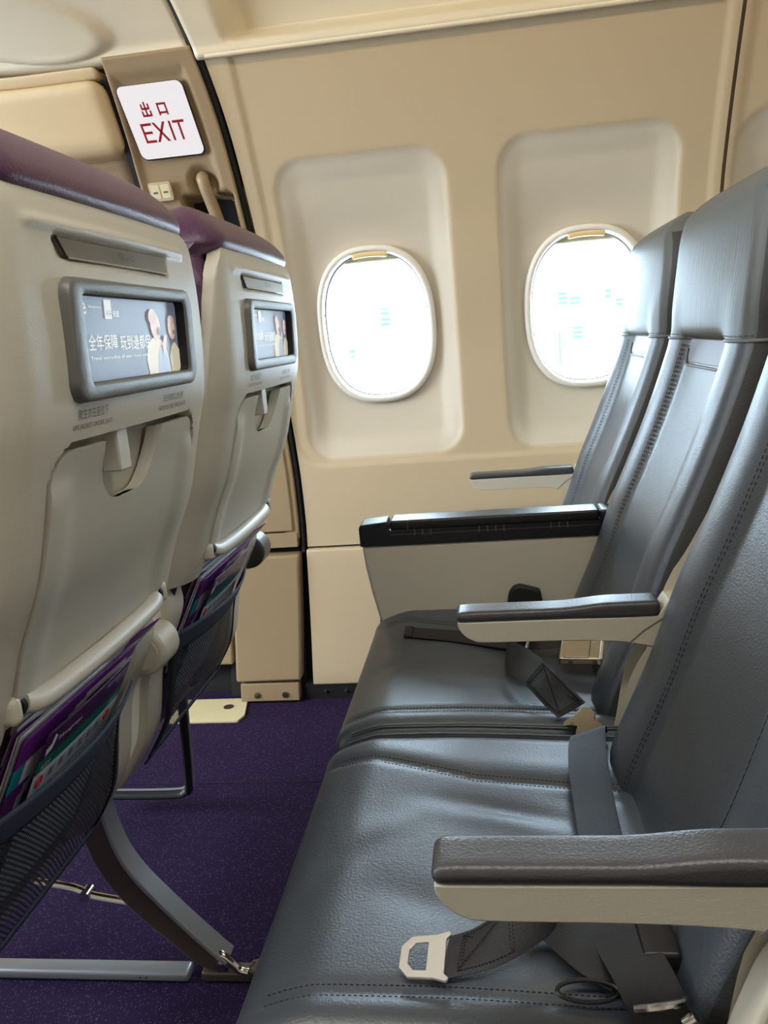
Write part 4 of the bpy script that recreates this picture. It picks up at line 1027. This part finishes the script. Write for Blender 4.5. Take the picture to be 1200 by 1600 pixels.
# ------------------------------------------------------------------ seat belts (world coordinates)
ZC = .457
def W3(P): return [Vector(p) for p in P]
def strap(name, P, W, parent, th=.0018, stitch=None):
    v, f = ribbon(P, W, th); m = MB(); m.add(v, f, 0)
    if stitch:
        C = catmull(P, 8); Wd = catmull(W, 8); a, b = stitch; i0, i1 = int(a * (len(C) - 1)), int(b * (len(C) - 1))
        for s in (-.8, .8): dashes(m, [C[i] + Wd[i] * s + Vector((0, 0, .0014)) for i in range(i0, i1 + 1)], .0007, .003)
        for k in (i0, i0 + 1, i1 - 1, i1): dashes(m, [C[k] + Wd[k] * .85 + Vector((0, 0, .0014)), C[k] - Wd[k] * .85 + Vector((0, 0, .0014))], .0007, .003)
        dashes(m, [C[i0] + Wd[i0] * .8 + Vector((0, 0, .0018)), C[i1] - Wd[i1] * .8 + Vector((0, 0, .0018))], .0008, .003); dashes(m, [C[i0] - Wd[i0] * .8 + Vector((0, 0, .0018)), C[i1] + Wd[i1] * .8 + Vector((0, 0, .0018))], .0008, .003)
    return m.build(name, [K['strap'], K['thread']], parent, 50)
def bel(name, label): return empty(name, (0, 0, 0), label, 'seat belt', 'seat belts on the near row')
def strip_pts(px): return [Vector(p) for p in px]
# middle seat, piece with the stitched end hooked on its anchor
g = bel('seat_belt', 'seat belt half with stitched webbing on a nickel anchor between the two nearest seats')
A_ = Vector((.098, 1.020, .470))
P = [(.088, 1.050, .462), (.072, 1.078, .469), (.052, 1.115, .479), (.032, 1.155, .484), (.014, 1.195, .480), (.008, 1.245, .476), (.022, 1.290, .474), (.055, 1.310, .470)]
W = [(.019, .010, .006), (.018, .012, .008), (.016, .013, .010), (.013, .014, .014), (.007, .010, .021), (.004, .003, .024), (.003, -.006, .023), (.002, -.010, .021)]
strap('webbing', P, W, g, stitch=(.02, .34))
v, f = prism([(.000, .022), (.012, .020), (.018, .012), (.030, .012), (.042, .004), (.046, -.008), (.040, -.018), (.028, -.024), (.014, -.020), (.008, -.010), (.000, -.014), (-.006, -.022), (-.010, -.016), (-.006, 0), (-.008, .016)], 'z', -.0013, .0013)
def place(o, loc, rx, ry, rz): o.location = loc; o.rotation_euler = (rx, ry, rz); return o
an = obj('anchor', v, f, K['brass'], g); bevel(an, .0006, 2); place(an, (.094, 1.030, .460), .45, .22, -.85)
m = MB(); m.add(*cyl((.030, -.006, .001), (.030, -.006, .0036), .0075, 20)); m.add(*cyl((.030, -.006, .0036), (.030, -.006, .005), .003, 12)); m.add(*cyl((-.001, -.010, .001), (-.001, -.010, .003), .0025, 10))
m.build('rivet', K['brass'], an)
# buckle half of the middle seat
g = bel('seat_belt', 'seat belt half with nickel lift buckle and loose tail lying on the middle seat')
P = [(.150, 1.36, .485), (.118, 1.335, .482), (.095, 1.305, .478), (.102, 1.290, .477)]
W = [(.006, -.010, .020), (.007, -.018, .012), (.006, -.021, .004), (.004, -.022, .002)]
strap('webbing', P, W, g)
P = [(.100, 1.285, .470), (.060, 1.290, .468), (.030, 1.310, .462), (-.010, 1.330, .4565), (-.070, 1.362, .4535), (-.120, 1.380, .4525), (-.160, 1.392, .4530)]
W = [(-.002, .022, .002), (-.004, .022, .006), (.003, .023, .006), (.006, .0225, .003), (.007, .023, .001), (.006, .023, 0), (.005, .023, 0)]
w_ = strap('tail', P, W, g)
e_ = obj('tail_end', *rbox(-.170, -.154, 1.368, 1.414, .4515, .4575, .0028, (2, 4, 2)), K['strap'], g)
v, f = rbox(-.034, .030, -.024, .024, -.002, .0115, .004, (6, 4, 2)); bk_ = obj('buckle', v, f, K['brass'], g, 40); place(bk_, (.122, 1.222, .470), .30, -.05, -.22)
m = MB(); m.add(*box(-.026, .012, -.0225, .0225, .0112, .0135)); o = m.build('buckle_flap', K['brass'], bk_); bevel(o, .001)
m = MB(); m.add(*cyl((.030, -.025, .006), (.030, .025, .006), .0062, 18)); m.build('buckle_roller', K['chrome'], bk_)
m = MB()
for a in (-.016, .020): m.add(*cyl((a, -.0246, .004), (a, -.0238, .004), .0035, 14)); m.add(*cyl((a, -.0252, .004), (a, -.0240, .004), .002, 10))
m.build('buckle_rivet', K['bronze'], bk_)
o = obj('adjuster_bar', *tube(catmull([(.030, 1.215, .470), (.040, 1.235, .484), (.042, 1.262, .490), (.036, 1.285, .482)], 6), .0028, 8), K['chrome'], g)
# nearest seat: broad strap coming over the gap
g = bel('seat_belt', 'broad dark strap running down onto the nearest seat from the anchor by the gap')
P = [(.106, .992, .452), (.102, .982, .466), (.097, .955, .466), (.092, .90, .463), (.090, .83, .457), (.089, .765, .455), (.090, .70, .456)]
W = [(.022, .010, .002), (.0225, .010, .002), (.023, .007, .001), (.023, .003, 0), (.022, .001, 0), (.022, 0, 0), (.022, 0, 0)]
strap('webbing', P, W, g)
# nearest seat: tongue half
g = bel('seat_belt', 'seat belt half with bright flat metal tongue resting on the nearest seat cushion')
P = [(-.060, .592, .466), (-.040, .597, .468), (-.018, .606, .472), (.004, .622, .477), (.020, .640, .482), (.028, .670, .480), (.040, .70, .470)]
W = [(.0035, .0175, .006), (.003, .019, .006), (.001, .020, .009), (-.003, .018, .014), (-.010, .012, .018), (-.014, .006, .018), (-.016, .004, .016)]
strap('webbing', P, W, g, stitch=(.12, .45))
ol = [(-.036, .010), (-.036, -.010), (-.028, -.019), (-.006, -.0205), (.004, -.0235), (.006, -.0205), (.002, -.0165), (.002, .0165), (.006, .0205), (.004, .0235), (-.006, .0205), (-.028, .019)]
il = [(-.029, .0065), (-.029, -.0065), (-.024, -.013), (-.014, -.0135), (-.0135, -.0135), (-.013, -.0130), (-.013, -.011), (-.013, .011), (-.013, .0130), (-.0135, .0135), (-.014, .0135), (-.024, .013)]
v, f = loft([[(a, b, .0013) for a, b in ol], [(a, b, -.0013) for a, b in ol], [(a, b, -.0013) for a, b in il], [(a, b, .0013) for a, b in il], [(a, b, .0013) for a, b in ol]])
tg = obj('tongue', v, f, K['tongue'], g); bevel(tg, .0005, 2); place(tg, (-.062, .592, .467), .18, -.10, -.06)
# nearest seat: strap with dark buckle below the armrest
g = bel('seat_belt', 'broad dark strap and black buckle below the nearest armrest, lower right')
P = [(.075, .70, .462), (.080, .66, .464), (.085, .615, .468), (.094, .575, .470), (.101, .548, .462), (.104, .530, .440)]
W = [(.023, .003, 0), (.023, .006, .001), (.0225, .008, .002), (.0215, .009, .003), (.021, .009, .003), (.021, .008, .002)]
strap('webbing', P, W, g)
P = [(.020, .665, .461), (.045, .625, .463), (.062, .600, .465), (.080, .590, .458)]
W = [(.020, .012, 0), (.017, .017, .001), (.014, .019, .002), (.010, .020, .002)]
strap('webbing', P, W, g)
o = obj('buckle', *rbox(.098, .128, .590, .650, .456, .474, .004, (3, 4, 2)), K['black'], g)
m = MB(); P = [Vector((.052 + .024 * math.cos(t), .567 + .009 * math.sin(t), .459 + .002 * math.sin(t))) for t in [2 * math.pi * i / 24 for i in range(24)]]; m.add(*tube(P, .0018, 8, True)); m.build('slide_loop', K['black'], g)
m = MB(); P = catmull([(.083, .540, .468), (.098, .536, .474), (.116, .545, .470), (.122, .560, .462)], 6); m.add(*tube(P, .003, 8)); m.add(*cyl((.120, .545, .452), (.128, .545, .458), .006, 12)); m.build('anchor_ring', K['chrome'], g)
# window seat belt end peeping over the console
g = bel('seat_belt', 'black belt end peeping up between the console armrest panel and the middle seat')
v, f = prism([(.012, .45), (.018, .488), (.026, .500), (.039, .504), (.076, .493), (.082, .45)], 'y', 1.478, 1.496)
o = obj('belt_cover', v, f, K['strap'], g); bevel(o, .005, 3, 20)
